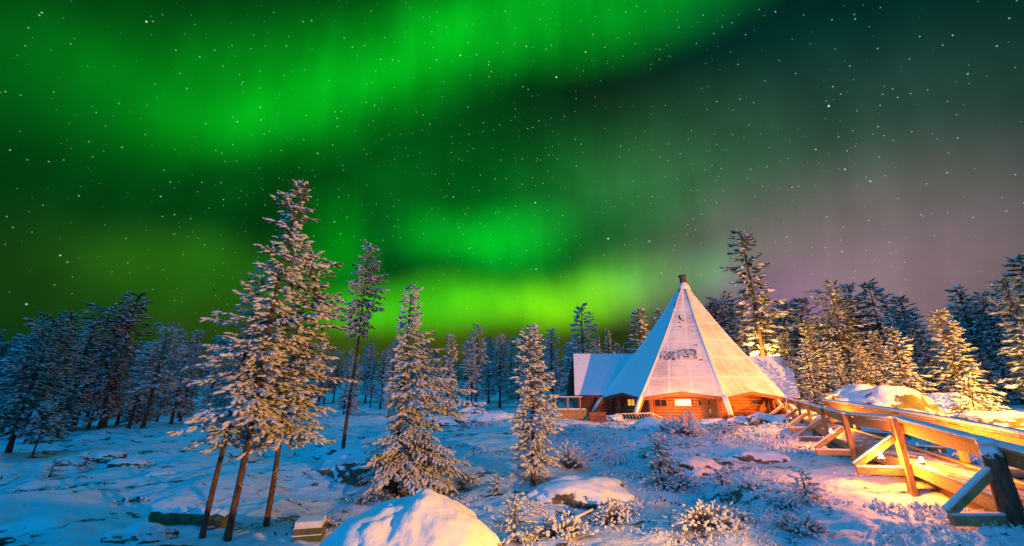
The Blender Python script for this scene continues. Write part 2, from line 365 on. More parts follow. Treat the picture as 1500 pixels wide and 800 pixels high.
def gz(x, y):
    x = np.asarray(x, float); y = np.asarray(y, float); sh = x.shape; x = x.ravel(); y = y.ravel()
    rr = np.hypot(x, y); k = np.minimum(1, 110/np.maximum(rr, 1)); X, Y = x*k, y*k
    z = _sol[-3]+_sol[-2]*X+_sol[-1]*Y
    for (a, b, _), w in zip(CP, _sol): z = z+w*tps_u((X-a)**2+(Y-b)**2)
    q = np.c_[x, y]
    flat = 1-.75*np.exp(-(((x-16)/9)**2+((y-37)/8)**2)**2)
    z = z+(.30*vn(q/6.5, 3)+.20*vn(q/2.4, 5)+.11*vn(q/1.05+3, 9)+.045*vn(q/.45, 13))*flat
    z = z+np.clip(rr-72, 0, 130)*.075
    near = rr < 45
    zz = .022*vn(q[near]/.2, 21)+.012*vn(q[near]/.1, 23); z[near] += zz
    return z.reshape(sh)
def g1(x, y): return float(gz(np.array([x]), np.array([y]))[0])
def hit(px, py):                                                 # where a pixel's ray meets the ground
    a, b = ray(px, py); Ys = np.geomspace(4, 90, 400); d = b*Ys-gz(a*Ys, Ys)
    k = np.argmax(d < 0) if (d < 0).any() else 399
    Y = Ys[k]; return np.array([a*Y, Y, g1(a*Y, Y)])
def build_ground():
    th = np.r_[np.radians(np.linspace(-64, 64, 820)), np.radians(np.linspace(66, 294, 90))]
    r = np.r_[.5, np.geomspace(2.5, 70, 560), np.geomspace(74, 900, 40)]
    TT, RR = np.meshgrid(th, r); X = RR*np.sin(TT); Y = RR*np.cos(TT); Z = gz(X, Y)
    n, m = X.shape; i = np.arange(n-1)[:, None]*m; j = np.arange(m)[None, :]; j2 = (j+1) % m
    Fq = np.stack([i+j, i+m+j, i+m+j2, i+j2], -1).reshape(-1, 4)[:, ::-1]
    o = obj('ground', mesh('ground', np.stack([X, Y, Z], -1), Fq[:, ::-1], M['ground'])); o['kind'] = 'structure'
    me = o.data
    if me.polygons[1000].normal.z < 0: me.flip_normals()
build_ground()
# ---------------------------------------------------------------- snowy fingers: the unit foliage is made of
def ftemplate(n, rings):
    V = []; T = []
    for t_, r_ in rings:
        V += [(t_, r_*math.cos(2*PI*k/n), r_*math.sin(2*PI*k/n)) for k in range(n)]
    V.append((1.03, 0, 0)); tip = len(V)-1
    for i in range(len(rings)-1):
        for k in range(n):
            a, b, c, d = i*n+k, i*n+(k+1) % n, (i+1)*n+(k+1) % n, (i+1)*n+k; T += [(a, b, c), (a, c, d)]
    b = (len(rings)-1)*n
    T += [(b+k, b+(k+1) % n, tip) for k in range(n)]
    return np.array(V), np.array(T)
FT_HI = ftemplate(5, [(0, .25), (.35, 1), (.8, .8)])
FT_LO = ftemplate(4, [(0, .3), (.55, 1)])
def fingers(P, D, Ln, W, snow, rng, tmpl, needles=0):
    """P starts, D unit directions, Ln lengths, W half widths, snow 0..1; returns V, T, material (0 snow, 1 needles)"""
    P = np.asarray(P); D = np.asarray(D); n = len(P); TV, TT = tmpl
    D = D/np.linalg.norm(D, axis=1)[:, None]
    S = np.cross(D, (0, 0, 1)); sn = np.linalg.norm(S, axis=1); S[sn < .1] = (1, 0, 0); S /= np.linalg.norm(S, axis=1)[:, None]
    U = np.cross(S, D)
    jit = 1+.35*rng.standard_normal((n, len(TV)))*.6
    sag = -(TV[:, 0]**2)[None, :]*Ln[:, None]*.12
    V = (P[:, None, :]+D[:, None, :]*(TV[None, :, 0, None]*Ln[:, None, None])
         + S[:, None, :]*(TV[None, :, 1]*W[:, None]*jit)[..., None]+U[:, None, :]*(TV[None, :, 2]*W[:, None]*.72*jit)[..., None])
    V[..., 2] += sag
    k = len(TV); T = (np.arange(n)[:, None, None]*k+TT[None]).reshape(-1, 3); Vf = V.reshape(-1, 3)
    nrm = np.cross(Vf[T[:, 1]]-Vf[T[:, 0]], Vf[T[:, 2]]-Vf[T[:, 0]]); nrm /= np.linalg.norm(nrm, axis=1)[:, None]+1e-9
    thr = np.repeat(.55-1.3*np.asarray(snow)*np.ones(n)+.25*rng.standard_normal(n), len(TT))
    # outward orientation check
    cen = np.repeat(P+D*Ln[:, None]*.5, len(TT), 0); fc = Vf[T].mean(1); flip = ((fc-cen)*nrm).sum(1) < 0
    nrm[flip] *= -1
    mi = np.where(nrm[:, 2] > thr, 0, 1)
    if needles:
        q = n*needles; b = np.repeat(np.arange(n), needles); t0 = rng.random(q); base = P[b]+D[b]*(t0*Ln[b])[:, None]
        ang = rng.uniform(0, 2*PI, q); w = W[b]
        out = S[b]*np.cos(ang)[:, None]+U[b]*np.sin(ang)[:, None]
        tipp = base+(out*rng.uniform(.9, 2.1, q)[:, None]+D[b]*rng.uniform(.4, 1.6, q)[:, None])*w[:, None]
        side = np.cross(out, D[b])*(w*.22)[:, None]
        nv = np.stack([base-side, base+side, tipp], 1).reshape(-1, 3); nT = np.arange(q*3).reshape(-1, 3)+len(Vf)
        Vf = np.r_[Vf, nv]; T = np.r_[T, nT]; mi = np.r_[mi, np.where(rng.random(q) < .35, 0, 1)]
    return Vf, T, mi
def rods(A, B, r0, r1):                                            # thin three-sided twigs
    A = np.asarray(A); B = np.asarray(B); n = len(A); d = B-A; d /= np.linalg.norm(d, axis=1)[:, None]+1e-9
    S = np.cross(d, (.3, .2, 1)); S /= np.linalg.norm(S, axis=1)[:, None]+1e-9; U = np.cross(S, d)
    V = []
    for k in range(3):
        c, s = math.cos(2*PI*k/3), math.sin(2*PI*k/3); V.append(A+(S*c+U*s)*np.asarray(r0)[:, None])
    for k in range(3):
        c, s = math.cos(2*PI*k/3), math.sin(2*PI*k/3); V.append(B+(S*c+U*s)*np.asarray(r1)[:, None])
    V = np.stack(V, 1).reshape(-1, 3); t_ = []
    for k in range(3):
        a, b, c, e = k, (k+1) % 3, 3+(k+1) % 3, 3+k; t_ += [(a, b, c), (a, c, e)]
    return V, (np.arange(n)[:, None, None]*6+np.array(t_)[None]).reshape(-1, 3)
def crown_mesh(seed, H, c0, prof, nb, fl, fw, snow=.6, droop=.35, rise=.25, lo=False, needles=3, twigk=1.0, dead=0, lean=(0, 0), irr=.35, onesided=None, frosty=False, gap=0.0):
    """H height, c0 crown base height, prof(t) branch length at t (0 crown base .. 1 top)"""
    rng = np.random.default_rng(seed); P = []; D = []; Ln = []; W = []; A = []; B = []; RA = []; RB = []
    lobes = rng.uniform(0, 2*PI, 3)
    def axis(h): return np.array([lean[0]*(h/H)**1.6, lean[1]*(h/H)**1.6, h])
    for i in range(nb+dead):
        isd = i >= nb
        t = ((i+.5)/nb)**1.08 if not isd else 0
        h = c0+(H-c0)*t*.985 if not isd else rng.uniform(c0*.35, c0+.1*(H-c0))
        a = i*2.399963+rng.normal(0, .35)
        Lb = prof(t)*rng.uniform(1-irr, 1.12)*(1+.22*math.sin(a+lobes[0]+h*1.1))
        if not isd and rng.random() < gap: Lb *= rng.uniform(.2, .6)
        if isd: Lb = prof(.1)*rng.uniform(.25, .7)
        if onesided is not None: Lb *= 1+.55*math.cos(a-onesided)
        dh = np.array([math.cos(a), math.sin(a), 0]); r_up = -rise*.5+rise*2.6*t**1.5; dr = droop*(1-t*.8)
        if isd: dr *= 1.2
        ns = 5; pts = []
        bend = rng.normal(0, .18)
        for s in np.linspace(0, 1, ns+1):
            q = axis(h)+dh*Lb*s+np.array([-dh[1], dh[0], 0])*Lb*bend*s*s; q[2] += Lb*(r_up*s-dr*s*s+dr*.55*s**3); pts.append(q)
        pts = np.array(pts); rb = .010*Lb+.006 if not lo else .014*Lb+.01
        for k in range(ns):
            A.append(pts[k]); B.append(pts[k+1]); RA.append(rb*(1-k/ns*.8)); RB.append(rb*(1-(k+1)/ns*.8))
        sp_ = fl*.62/twigk; nt_ = max(2, int(Lb*.86/sp_))
        for j in range(nt_):
            s = .14+.86*(j+rng.random())/nt_; s = min(s, .999); k = min(int(s*ns), ns-1); f = s*ns-k
            q = pts[k]*(1-f)+pts[k+1]*f; tg = pts[k+1]-pts[k]; tg /= np.linalg.norm(tg)
            sd = np.array([-tg[1], tg[0], 0]); sd /= np.linalg.norm(sd)+1e-9
            if j % 2: sd = -sd
            ang = R(rng.uniform(38, 68))*(1-.45*s); d = tg*math.cos(ang)+sd*math.sin(ang); d[2] += rng.normal(-.05, .16)-(.22 if droop > .45 else 0); d /= np.linalg.norm(d)
            lt = (.42*Lb*(1-s)*rng.uniform(.6, 1.1)+fl*.5)
            if isd:
                if rng.random() < .5: continue
                A.append(q); B.append(q+d*lt*.7+np.array([0, 0, rng.uniform(-.1, .1)*lt])); RA.append(fw*.32); RB.append(fw*.2); continue
            m_ = max(1, int(round(lt/(fl*.75))))
            e = q+d*lt
            if not lo: A.append(q); B.append(e); RA.append(rb*.4); RB.append(rb*.25)
            for z in range(m_):
                u_ = (z+.2)/m_; o_ = q+d*lt*u_
                sd2 = np.array([-d[1], d[0], 0])*(1 if (z+j) % 2 else -1)
                dd = d+sd2*rng.uniform(.15, .75); dd[2] += rng.normal(-.04, .13)
                P.append(o_); D.append(dd); Ln.append(fl*rng.uniform(.6, 1.25)); W.append(fw*rng.uniform(.7, 1.3))
        if not isd:                                             # tip
            P.append(pts[-1]-(pts[-1]-pts[-2])*.3); D.append(pts[-1]-pts[-2]+1e-4); Ln.append(fl*1.1); W.append(fw)
    for k in range(4 if not lo else 2):                         # leader
        P.append(axis(H-(k*.45)*fl)-np.array([0, 0, fl])); D.append(np.array([rng.normal(0, .12+.2*k), rng.normal(0, .12+.2*k), 1])); Ln.append(fl*1.2); W.append(fw*.8)
    P = np.array(P); D = np.array(D); Ln = np.array(Ln); W = np.array(W)
    sn = snow+.22+.75*fbm(P/max(.05*H, .25)+seed, 2, seed)*.6+rng.uniform(-.28, .12, len(P))
    W = W*(.72+.62*np.clip(sn, 0, 1))
    V1, T1, m1 = fingers(P, D, Ln, W, sn, rng, FT_LO if lo else FT_HI, needles)
    V2, T2 = rods(A, B, RA, RB)
    V = np.r_[V1, V2]; T = np.r_[T1, T2+len(V1)]; mi = np.r_[m1, np.full(len(T2), 2)]
    # frost on upper side of dead rods
    return mesh('crown', V, T, [M['frost'], M['needle_frost'] if frosty else M['needle'], M['twig'] if dead == 0 else M['bark_snow']], mi, smooth=True)
def trunk_mesh(seed, H, r, lean=(0, 0), n=9, seg=16, snowy=True):
    rng = np.random.default_rng(seed); mb = MB(); pts = []; rad = []
    ph = rng.uniform(0, 6)
    for k in range(seg+1):
        t_ = k/seg; h = -.25+(H*.99+.25)*t_; w = .012*H*math.sin(t_*5+ph)*t_*(1-t_)*2
        pts.append((lean[0]*t_**1.6+w, lean[1]*t_**1.6+w*.5, h)); rad.append(r*(1.35 if k == 0 else 1)*(1-t_)**.8+.012)
    mb.tube(pts, rad, n)
    return mesh('trunk', mb.V, mb.Fc, M['bark_snow'] if snowy else M['bark'], None, True)
def plant_tree(name, base, me_t, me_c, label, cat='tree', group=None, rz=0, sc=1, tilt=(0, 0), extra=None):
    r = empty(name, base, rz); r.rotation_euler = (tilt[0], tilt[1], rz); r.scale = (sc[0], sc[0], sc[1]) if isinstance(sc, tuple) else (sc, sc, sc)
    tag(r, label, cat, group)
    if me_t: obj('trunk', me_t, r)
    obj('crown', me_c, r)
    return r
def height_to(base, py):                                          # tree height so its top reaches picture row py
    # the vertical through base: solve for z
    lo_, hi_ = base[2], base[2]+60
    for _ in range(50):
        z = (lo_+hi_)/2; f = base[1]*CT+z*ST; u = -base[1]*ST+z*CT
        if 400-F*u/f > py: lo_ = z
        else: hi_ = z
    return z-base[2]
#@@BUILDING
# ---------------------------------------------------------------- building: log-walled octagonal lodge
lodge = empty('log_lodge', (15.8, 38, -1.5)); tag(lodge, 'eight sided log lodge with tall snow dusted pointed roof and low side wings', 'lodge')
C0 = np.array([15.8, 38.0]); LO = np.array([15.8, 38.0, -1.5]); ROT = R(-26); RE = 7.6; ZE = .30; APEX = np.array([16.75, 37.8, 11.0])
def oc(a, r, z): return np.array([C0[0]+r*math.cos(a), C0[1]+r*math.sin(a), z])
def corner(k, r, z): return oc(-PI/2+ROT+(k-.5)*PI/4, r, z)
def build_roof():
    V = []; Fc = []; UV = []; mi = []
    top_t = .965
    for k in range(8):
        a, b = corner(k, RE, ZE), corner(k+1, RE, ZE); mid0 = (a+b)/2; mid = mid0+(APEX-mid0)*(.45/(APEX[2]-ZE))
        ta, tb = a+(APEX-a)*top_t, b+(APEX-b)*top_t
        ex = (b-a)/np.linalg.norm(b-a); ey = APEX-mid0; ey -= ex*ey.dot(ex); ey /= np.linalg.norm(ey)
        n_ = np.cross(ex, ey)
        if n_[2] < 0: n_ = -n_
        rows = 14; k0 = len(V); cols = 8
        for i in range(rows+1):
            for j in range(cols+1):
                s = j/cols; t_ = i/rows
                lo_ = a*(1-2*s)+mid*2*s if s <= .5 else mid*(2-2*s)+b*(2*s-1)
                hi_ = ta*(1-s)+tb*s; p = lo_*(1-t_)+hi_*t_
                edge = min(1, 4*min(s, 1-s)*4)
                off = -.20*math.sin(PI*min(1, t_*1.02))+.10+.03*math.sin(7*s+3*t_*k)*edge + (.07*(1-edge)) + .04*math.exp(-t_*30)
                V.append(p+n_*off)
        for i in range(rows):
            for j in range(cols):
                q = [k0+i*(cols+1)+j, k0+i*(cols+1)+j+1, k0+(i+1)*(cols+1)+j+1, k0+(i+1)*(cols+1)+j]
                Fc.append(q); mi.append(2 if k == 7 else 0)  # left facet: thicker snow without the warm tint, so its shaded side looks bluer
                for w in q: UV.append(((V[w]-mid0).dot(ex)+.775, (V[w]-mid0).dot(ey)))
    # boards under the snow
    k0 = len(V)
    nr = []
    for k in range(8):
        a, b = corner(k, RE, ZE), corner(k+1, RE, ZE); mid0 = (a+b)/2; mid = mid0+(APEX-mid0)*(.45/(APEX[2]-ZE))
        nr += [a, mid]
    tops = [p+np.array([0, 0, .09]) for p in nr]; bots = [p+np.array([0, 0, -.16]) for p in nr]
    V += tops+bots+[APEX+np.array([0, 0, -1.8])]
    for i in range(16):
        j = (i+1) % 16
        for q in ([k0+i, k0+j, k0+16+j, k0+16+i], [k0+16+i, k0+16+j, k0+32]):
            Fc.append(q); mi.append(1); UV += [(0, 0)]*len(q)
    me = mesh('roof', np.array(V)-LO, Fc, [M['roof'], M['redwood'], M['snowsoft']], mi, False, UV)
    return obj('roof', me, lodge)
roof = build_roof()
for k in range(8):
    c = corner(k, RE, ZE); dd_ = np.array([math.cos(-PI/2+ROT+(k-.5)*PI/4), math.sin(-PI/2+ROT+(k-.5)*PI/4), .6])*.07; mb = MB()
    mb.tube([c+(APEX-c)*t_+dd_-dd_/np.linalg.norm(dd_)*.21*math.sin(PI*max(0, t_))-LO for t_ in np.linspace(-.01, .96, 12)], [.15-.06*t_ for t_ in np.linspace(0, 1, 12)], 10); mb.build('ridge_snow', M['roof_ridge'], lodge, True)
# peak collar and chimney
mb = MB(); ring = []
for z, r in ((-.62, .60), (-.2, .50), (.10, .30), (.28, .22)): ring.append((APEX-LO+np.array([0, 0, z]), r))
mb.tube([p for p, r in ring], [r for p, r in ring], 12); mb.build('roof_cap', M['snow'], lodge, True)
mb = MB(); mb.tube([APEX-LO+np.array([0, 0, z]) for z in (.15, .3, .75, .78)], [.34, .30, .30, .36], 10)
mb.tube([APEX-LO+np.array([0, 0, z]) for z in (.78, .92)], [.40, .36], 10); mb.build('chimney', M['metal'], lodge)
mb = MB()
for k in range(8):
    a = APEX+(corner(k, RE, ZE)-APEX)*.072-LO; b = APEX+(corner(k+1, RE, ZE)-APEX)*.072-LO; mb.beam(a+[0, 0, .10], b+[0, 0, .10], .10, .07)
mb.build('collar_band', M['metal'], lodge)
# ridge poles
for k in range(8):
    c = corner(k, RE, ZE); d = c-APEX; d /= np.linalg.norm(d); a = c-d*.7-np.array([0, 0, .12]); b = c+d*1.35-np.array([0, 0, .12])
    mb = MB(); mb.tube([a-LO, b-LO], [.19, .20], 12); rp = mb.build('ridge_pole', M['logs'], lodge, True)
    mb = MB(); u = np.array([0, 0, .10]); rr = np.array([math.cos(-PI/2+ROT+(k-.5)*PI/4), math.sin(-PI/2+ROT+(k-.5)*PI/4), 0])*.05
    mb.tube([c-d*.1+u+rr-LO, c+d*.5+u+rr-LO, b+u+rr-LO], [.17, .19, .17], 10); s_ = mb.build('snow', M['snow'], rp, True)
# walls
def facet_frame(k, r):
    a, b = corner(k, r, 0), corner(k+1, r, 0); ex = (b-a)/np.linalg.norm(b-a); n_ = np.array([ex[1], -ex[0], 0])
    if n_[:2].dot((a+b)[:2]/2-C0) < 0: n_ = -n_
    return a, b, ex, n_
WR = 6.3; WB = -1.42; WT = .62
def log_wall(a, b, n_, z0, z1, name, parent, lo=LO, h=.235):
    V = []; Fc = []; a = np.array(a, float); b = np.array(b, float); nl = int(round((z1-z0)/h)); prof = []
    for i in range(nl):
        for q in range(6): th_ = PI*q/5; prof.append((z0+(i+.5-.5*math.cos(th_))*(z1-z0)/nl, .035+.085*math.sin(th_)))
    for z, o_ in prof:
        for p in (a, b): V.append((p[0]+n_[0]*o_, p[1]+n_[1]*o_, z))
    for i in range(len(prof)-1): Fc.append((2*i, 2*i+1, 2*i+3, 2*i+2))
    k0 = len(V)
    for z in (z0, z1):
        for p in (a, b): V.append((p[0]-n_[0]*.15, p[1]-n_[1]*.15, z))
    Fc += [(k0, k0+1, k0+3, k0+2), (0, 1, k0+1, k0), (2*len(prof)-2, 2*len(prof)-1, k0+3, k0+2)]
    return obj(name, mesh(name, np.array(V)-lo, Fc, M['logs'], None, False), parent)
for k in range(8):
    a, b, ex, n_ = facet_frame(k, WR); log_wall(a, b, n_, WB, WT, 'wall', lodge)
    for e_ in (a,):
        mb = MB(); mb.beam(e_+[0, 0, WB-.15]-LO, e_+[0, 0, WT]-LO, .34, .34, (n_[0], n_[1], 0)); mb.build('corner_post', M['logs'], lodge)
def window(k, s, z, w, h, pane, bars=1, r=WR):
    a, b, ex, n_ = facet_frame(k, r); c = a*(1-s)+b*s; c[2] = z; c = c+n_*.14; up = np.array([0, 0, 1.])
    mb = MB()
    for sx in (-1, 1): mb.beam(c+ex*sx*w/2-up*(h/2+.05)-LO, c+ex*sx*w/2+up*(h/2+.05)-LO, .10, .10, n_)
    for sz in (-1, 1): mb.beam(c+up*sz*h/2-ex*(w/2+.1)-LO, c+up*sz*h/2+ex*(w/2+.1)-LO, .13, .09, n_)
    for q in range(bars): x = (q+1)/(bars+1)-.5; mb.beam(c+ex*x*w-up*h/2-LO, c+ex*x*w+up*h/2-LO, .045, .05, n_)
    f = mb.build('window', M['redwood'], lodge)
    mb = MB(); o_ = n_*.01
    q = [c-ex*w/2-up*h/2, c+ex*w/2-up*h/2, c+ex*w/2+up*h/2, c-ex*w/2+up*h/2]
    mb.add([p-o_-LO for p in q]+[p-o_*3-LO for p in q], [(0, 1, 2, 3), (7, 6, 5, 4), (0, 4, 5, 1), (1, 5, 6, 2), (2, 6, 7, 3), (3, 7, 4, 0)]); mb.build('pane', pane, f)
window(0, .50, .02, 1.25, .60, M['win_w'], 1); window(0, .16, -.02, .95, .6, M['glass'], 1); window(0, .82, .0, .9, .5, M['glass'], 1)
window(-1 % 8, .50, .02, 1.1, .62, M['win_y'], 1); window(-1 % 8, .12, .0, .9, .6, M['glass'], 1)
window(1, .78, .05, 1.2, .42, M['glass'], 0); window(1, .42, -.33, 1.3, .09, M['glass'], 0)
# dark double door seen right of the front face
a, b, ex, n_ = facet_frame(0, WR)
mb = MB(); c = a*.12+b*.88+n_*.17
for sx in (-.32, .3): mb.beam(c+ex*sx+[0, 0, WB+.1]-LO, c+ex*sx+[0, 0, .35]-LO, .52, .07, n_)
dr = mb.build('door', M['darkwood'], lodge); mb = MB(); mb.tube([c+n_*.07+[0, 0, -.75]-LO, c+n_*.07+[0, 0, -.45]-LO], .03, 6); mb.build('handle', M['paleMetal'], dr)
# bench boards, porch posts under the eave
for k, s, r in ((0, .07, 7.0), (0, .98, 6.9), (-1 % 8, .26, 6.9), (1, .93, 7.0), (0, .53, 6.75)):
    a, b, ex, n_ = facet_frame(k, r); c = a*(1-s)+b*s; mb = MB(); top = ZE+.1 if s != .53 else -.55
    mb.beam(c+[0, 0, -1.6]-LO, c+[0, 0, top]-LO, .26, .26, n_); mb.build('porch_post', M['redwood'], lodge)
mb = MB()                                                        # plinth
for k in range(8):
    a, b, ex, n_ = facet_frame(k, WR+.12); mb.beam(a+[0, 0, WB-.25]-LO, b+[0, 0, WB-.25]-LO, .3, .42)
mb.build('plinth', M['darkwood'], lodge)
# skylights on the front roof face, snow half melted off, and slits in the snow higher up
a, b = corner(0, RE, ZE), corner(1, RE, ZE); mid0 = (a+b)/2; ex = (b-a)/np.linalg.norm(b-a); ey = APEX-mid0; ey -= ex*ey.dot(ex); ey /= np.linalg.norm(ey); nn = np.cross(ex, ey); nn = nn if nn[2] > 0 else -nn
def patch(u, v, w, h, name, m_, t_=.05):
    c = mid0+ex*u+ey*v+nn*(.155-.20*math.sin(PI*v/12.9)); mb = MB(); mb.beam(c-ex*w/2-LO, c+ex*w/2-LO, h, t_, nn); return mb.build(name, m_, lodge)
patch(-.80, 4.15, 1.25, .95, 'skylight', M['melt']); patch(.72, 4.25, 1.35, 1.0, 'skylight', M['melt'])
for u, v, w, h in ((.02, 11.0, .07, .28), (.0, 10.3, .08, .5), (-.03, 9.8, .07, .35), (.33, 8.6, .10, .35), (.42, 8.35, .12, .25), (.30, 7.9, .12, .10), (.35, 7.4, .12, .10), (.62, 8.15, .18, .07), (1.45, 5.2, .12, .1), (1.7, 3.6, .18, .08)):
    patch(u, v, w, h, 'roof_slit', M['metal'], .03)
# ---- wings
def wing(xa, xb, ye, zr, ze, yr, name):
    """gabled wing between xa and xb at the front eave; roof + walls"""
    V = []; UV = []; Fc = []; mi = []
    (x0r, x0e), (x1r, x1e) = xa, xb
    n = 8
    for i in range(n+1):
        t_ = i/n; y = ye*(1-t_)+yr*t_; z = ze*(1-t_)+zr*t_
        for j in range(n+1):
            s = j/n; x = (x0e*(1-t_)+x0r*t_)*(1-s)+(x1e*(1-t_)+x1r*t_)*s
            V.append((x, y, z+.13+.02*math.sin(5*s+4*t_)))
    for i in range(n):
        for j in range(n): Fc.append((i*(n+1)+j, i*(n+1)+j+1, (i+1)*(n+1)+j+1, (i+1)*(n+1)+j)); mi.append(0)
    k0 = len(V); yb = 2*yr-ye
    P_ = [(x0e, ye, ze), (x1e, ye, ze), (x1r, yr, zr), (x0r, yr, zr), (x1e, yb, ze), (x0e, yb, ze)]
    V += [(x, y, z+.13) for x, y, z in P_]+[(x, y, z-.06) for x, y, z in P_]
    Fc += [(k0+3, k0+2, k0+4, k0+5)]; mi += [0]
    for q in ((0, 1, 2, 3), (3, 2, 4, 5)): Fc.append(tuple(k0+6+i for i in q)); mi.append(1)
    for i, j in ((0, 1), (1, 2), (2, 4), (4, 5), (5, 3), (3, 0)): Fc.append((k0+i, k0+j, k0+6+j, k0+6+i)); mi.append(0 if (i, j) in ((3, 0), (1, 2)) else 1)
    obj('wing_roof', mesh('wing_roof', np.array(V)-LO, Fc, [M['snowsoft'], M['redwood']], mi, False), lodge)
pr, pe = ray(840, 520), ray(842, 581)
YR, YE = 41.4, 38.3
zr_l, ze_l = pr[1]*YR, ray(842, 581)[1]*YE
wing((pr[0]*YR, pe[0]*YE), (16, 14), YE, zr_l, ze_l, YR, 'left')
xl = pe[0]*YE
log_wall((xl+.7, YE+.7, 0), (11.4, YE+.7, 0), (0, -1, 0), WB, ze_l-.02, 'wall', lodge)
log_wall((xl+.7, YE+6, 0), (xl+.7, YE+.7, 0), (-1, 0, 0), WB, ze_l+.0, 'wall', lodge)
mb = MB(); mb.add(np.array([(xl+.72, YE+.5, ze_l), (xl+.72, 2*YR-YE-.5, ze_l), (xl+.72, YR, zr_l-.1), (xl+.8, YE+.5, ze_l), (xl+.8, 2*YR-YE-.5, ze_l), (xl+.8, YR, zr_l-.1)])-LO, [(0, 1, 2), (5, 4, 3), (0, 3, 4, 1), (1, 4, 5, 2), (2, 5, 3, 0)]); mb.build('gable', M['logs'], lodge)
for x in (xl+.35, 7.9):
    mb = MB(); mb.beam((x-LO[0], YE+.35-LO[1], -.2), (x-LO[0], YE+.35-LO[1], ze_l-LO[2]), .28, .28, (0, 1, 0)); mb.build('porch_post', M['logs'], lodge)
p1, p2 = ray(1157, 524), ray(1173, 585)
YR2, YE2 = 41.0, 37.7
wing((18, 18), (p1[0]*YR2, p2[0]*YE2), YE2, p1[1]*YR2, p2[1]*YE2, YR2, 'right')
xr = p2[0]*YE2; zer = p2[1]*YE2
log_wall((22.0, YE2+.8, 0), (xr-.9, YE2+.8, 0), (0, -1, 0), WB, zer-.02, 'wall', lodge)
log_wall((xr-.9, YE2+.8, 0), (xr-.9, YE2+6, 0), (1, 0, 0), WB, zer-.02, 'wall', lodge)
mb = MB(); mb.add(np.array([(xr-.92, YE2+.5, zer), (xr-.92, 2*YR2-YE2-.5, zer), (xr-.92, YR2, p1[1]*YR2-.1), (xr-1, YE2+.5, zer), (xr-1, 2*YR2-YE2-.5, zer), (xr-1, YR2, p1[1]*YR2-.1)])-LO, [(0, 1, 2), (5, 4, 3), (0, 3, 4, 1), (1, 4, 5, 2), (2, 5, 3, 0)]); mb.build('gable', M['logs'], lodge)
for x in (xr-.3, xr-1.8):
    mb = MB(); mb.beam((x-LO[0], YE2+.3-LO[1], -.2), (x-LO[0], YE2+.3-LO[1], zer-LO[2]), .24, .24, (0, 1, 0)); mb.build('porch_post', M['logs'], lodge)
# ---- small deck with railing at the left wing
dk = empty('side_deck', (4.2, 36, -1.5)); tag(dk, 'small snowy wooden deck with pale railing at the left end of the lodge', 'deck')
DO = np.array([4.2, 36, -1.5])
dx0, dx1, dy0, dy1, dz = ray(812, 590)[0]*36, xl+.6, 36, 39.5, -.62
mb = MB(); mb.beam(((dx0+dx1)/2-DO[0], dy0-DO[1], dz-DO[2]), ((dx0+dx1)/2-DO[0], dy1-DO[1], dz-DO[2]), dx1-dx0, .12); mb.build('deck_floor', M['wood'], dk)
mb = MB(); mb.beam(((dx0+dx1)/2-DO[0], dy0-DO[1]+.02, dz+.11-DO[2]), ((dx0+dx1)/2-DO[0], dy1-DO[1], dz+.11-DO[2]), dx1-dx0-.1, .09); mb.build('snow', M['snow'], dk)
mb = MB()
mb.beam((dx0-DO[0], dy0-DO[1]-.06, dz-.38-DO[2]), (dx1-DO[0], dy0-DO[1]-.06, dz-.38-DO[2]), .06, .62); mb.build('skirt_board', M['wood'], dk)
for x in (dx0+.1, dx0+1.15, dx1-.5):
    for y in ((dy0+.08,) if x != dx0+.1 else (dy0+.08, dy1-.1)):
        mb = MB(); mb.beam((x-DO[0], y-DO[1], -.1), (x-DO[0], y-DO[1], .5-DO[2]-.05), .13, .13, (0, 1, 0)); mb.build('railing_post', M['wood'], dk)
mb = MB(); mb.beam((dx0-.05-DO[0], dy0+.08-DO[1], .48-DO[2]), (dx1-.3-DO[0], dy0+.08-DO[1], .48-DO[2]), .16, .10); mb.beam((dx0+.1-DO[0], dy0+.1-DO[1], .48-DO[2]), (dx0+.1-DO[0], dy1-DO[1], .48-DO[2]), .16, .10)
mb.beam((dx0-.05-DO[0], dy0+.08-DO[1], .46-DO[2]), (dx0-1.9-DO[0], dy0+.08-DO[1], -.45-DO[2]), .14, .09); mb.build('handrail', M['paleMetal'], dk)
mb = MB(); mb.beam((dx0-1.85-DO[0], dy0+.08-DO[1], -.2), (dx0-1.85-DO[0], dy0+.08-DO[1], -.45-DO[2]), .12, .12, (0, 1, 0)); mb.build('railing_post', M['wood'], dk)
# ---- things lying in front of the lodge
p = hit(938, 622); p[1] = 30.5; p = np.array([ray(938, 620)[0]*30.5, 30.5, 0]); p[2] = g1(p[0], p[1])+.22
rk = empty('metal_grating', p, R(8)); tag(rk, 'pale barred metal grating leaning in the snow before the lodge', 'grating')
mb = MB(); mb.beam((-1.6, .5, .55), (1.2, .5, .62), .06, .06); mb.beam((-1.8, -.2, .12), (1.3, -.2, .15), .06, .06)
mb.beam((1.2, .5, .62), (2.2, .2, .08), .06, .06); mb.beam((1.2, .5, .62), (1.0, -.5, .05), .07, .06)
mb.build('frame', M['paleMetal'], rk)
mb = MB()
for i in range(12): x = -1.6+i*.24; mb.beam((x, .5, .56), (x-.12, -.2, .13), .035, .035)
mb.build('bars', M['paleMetal'], rk)
mb = MB(); mb.beam((-.2, -.5, .18), (-2.0, -1.5, .06), .16, .06); pl = mb.build('loose_plank', M['wood']); pl.location = p; tag(pl, 'snowy loose plank sloping to the ground below the metal grating', 'plank')
p = np.array([ray(874, 612)[0]*32, 32, 0]); p[2] = g1(p[0], p[1])
bx = empty('red_crate', p); tag(bx, 'dark red brown wooden crate in front of the left wing', 'crate')
mb = MB()
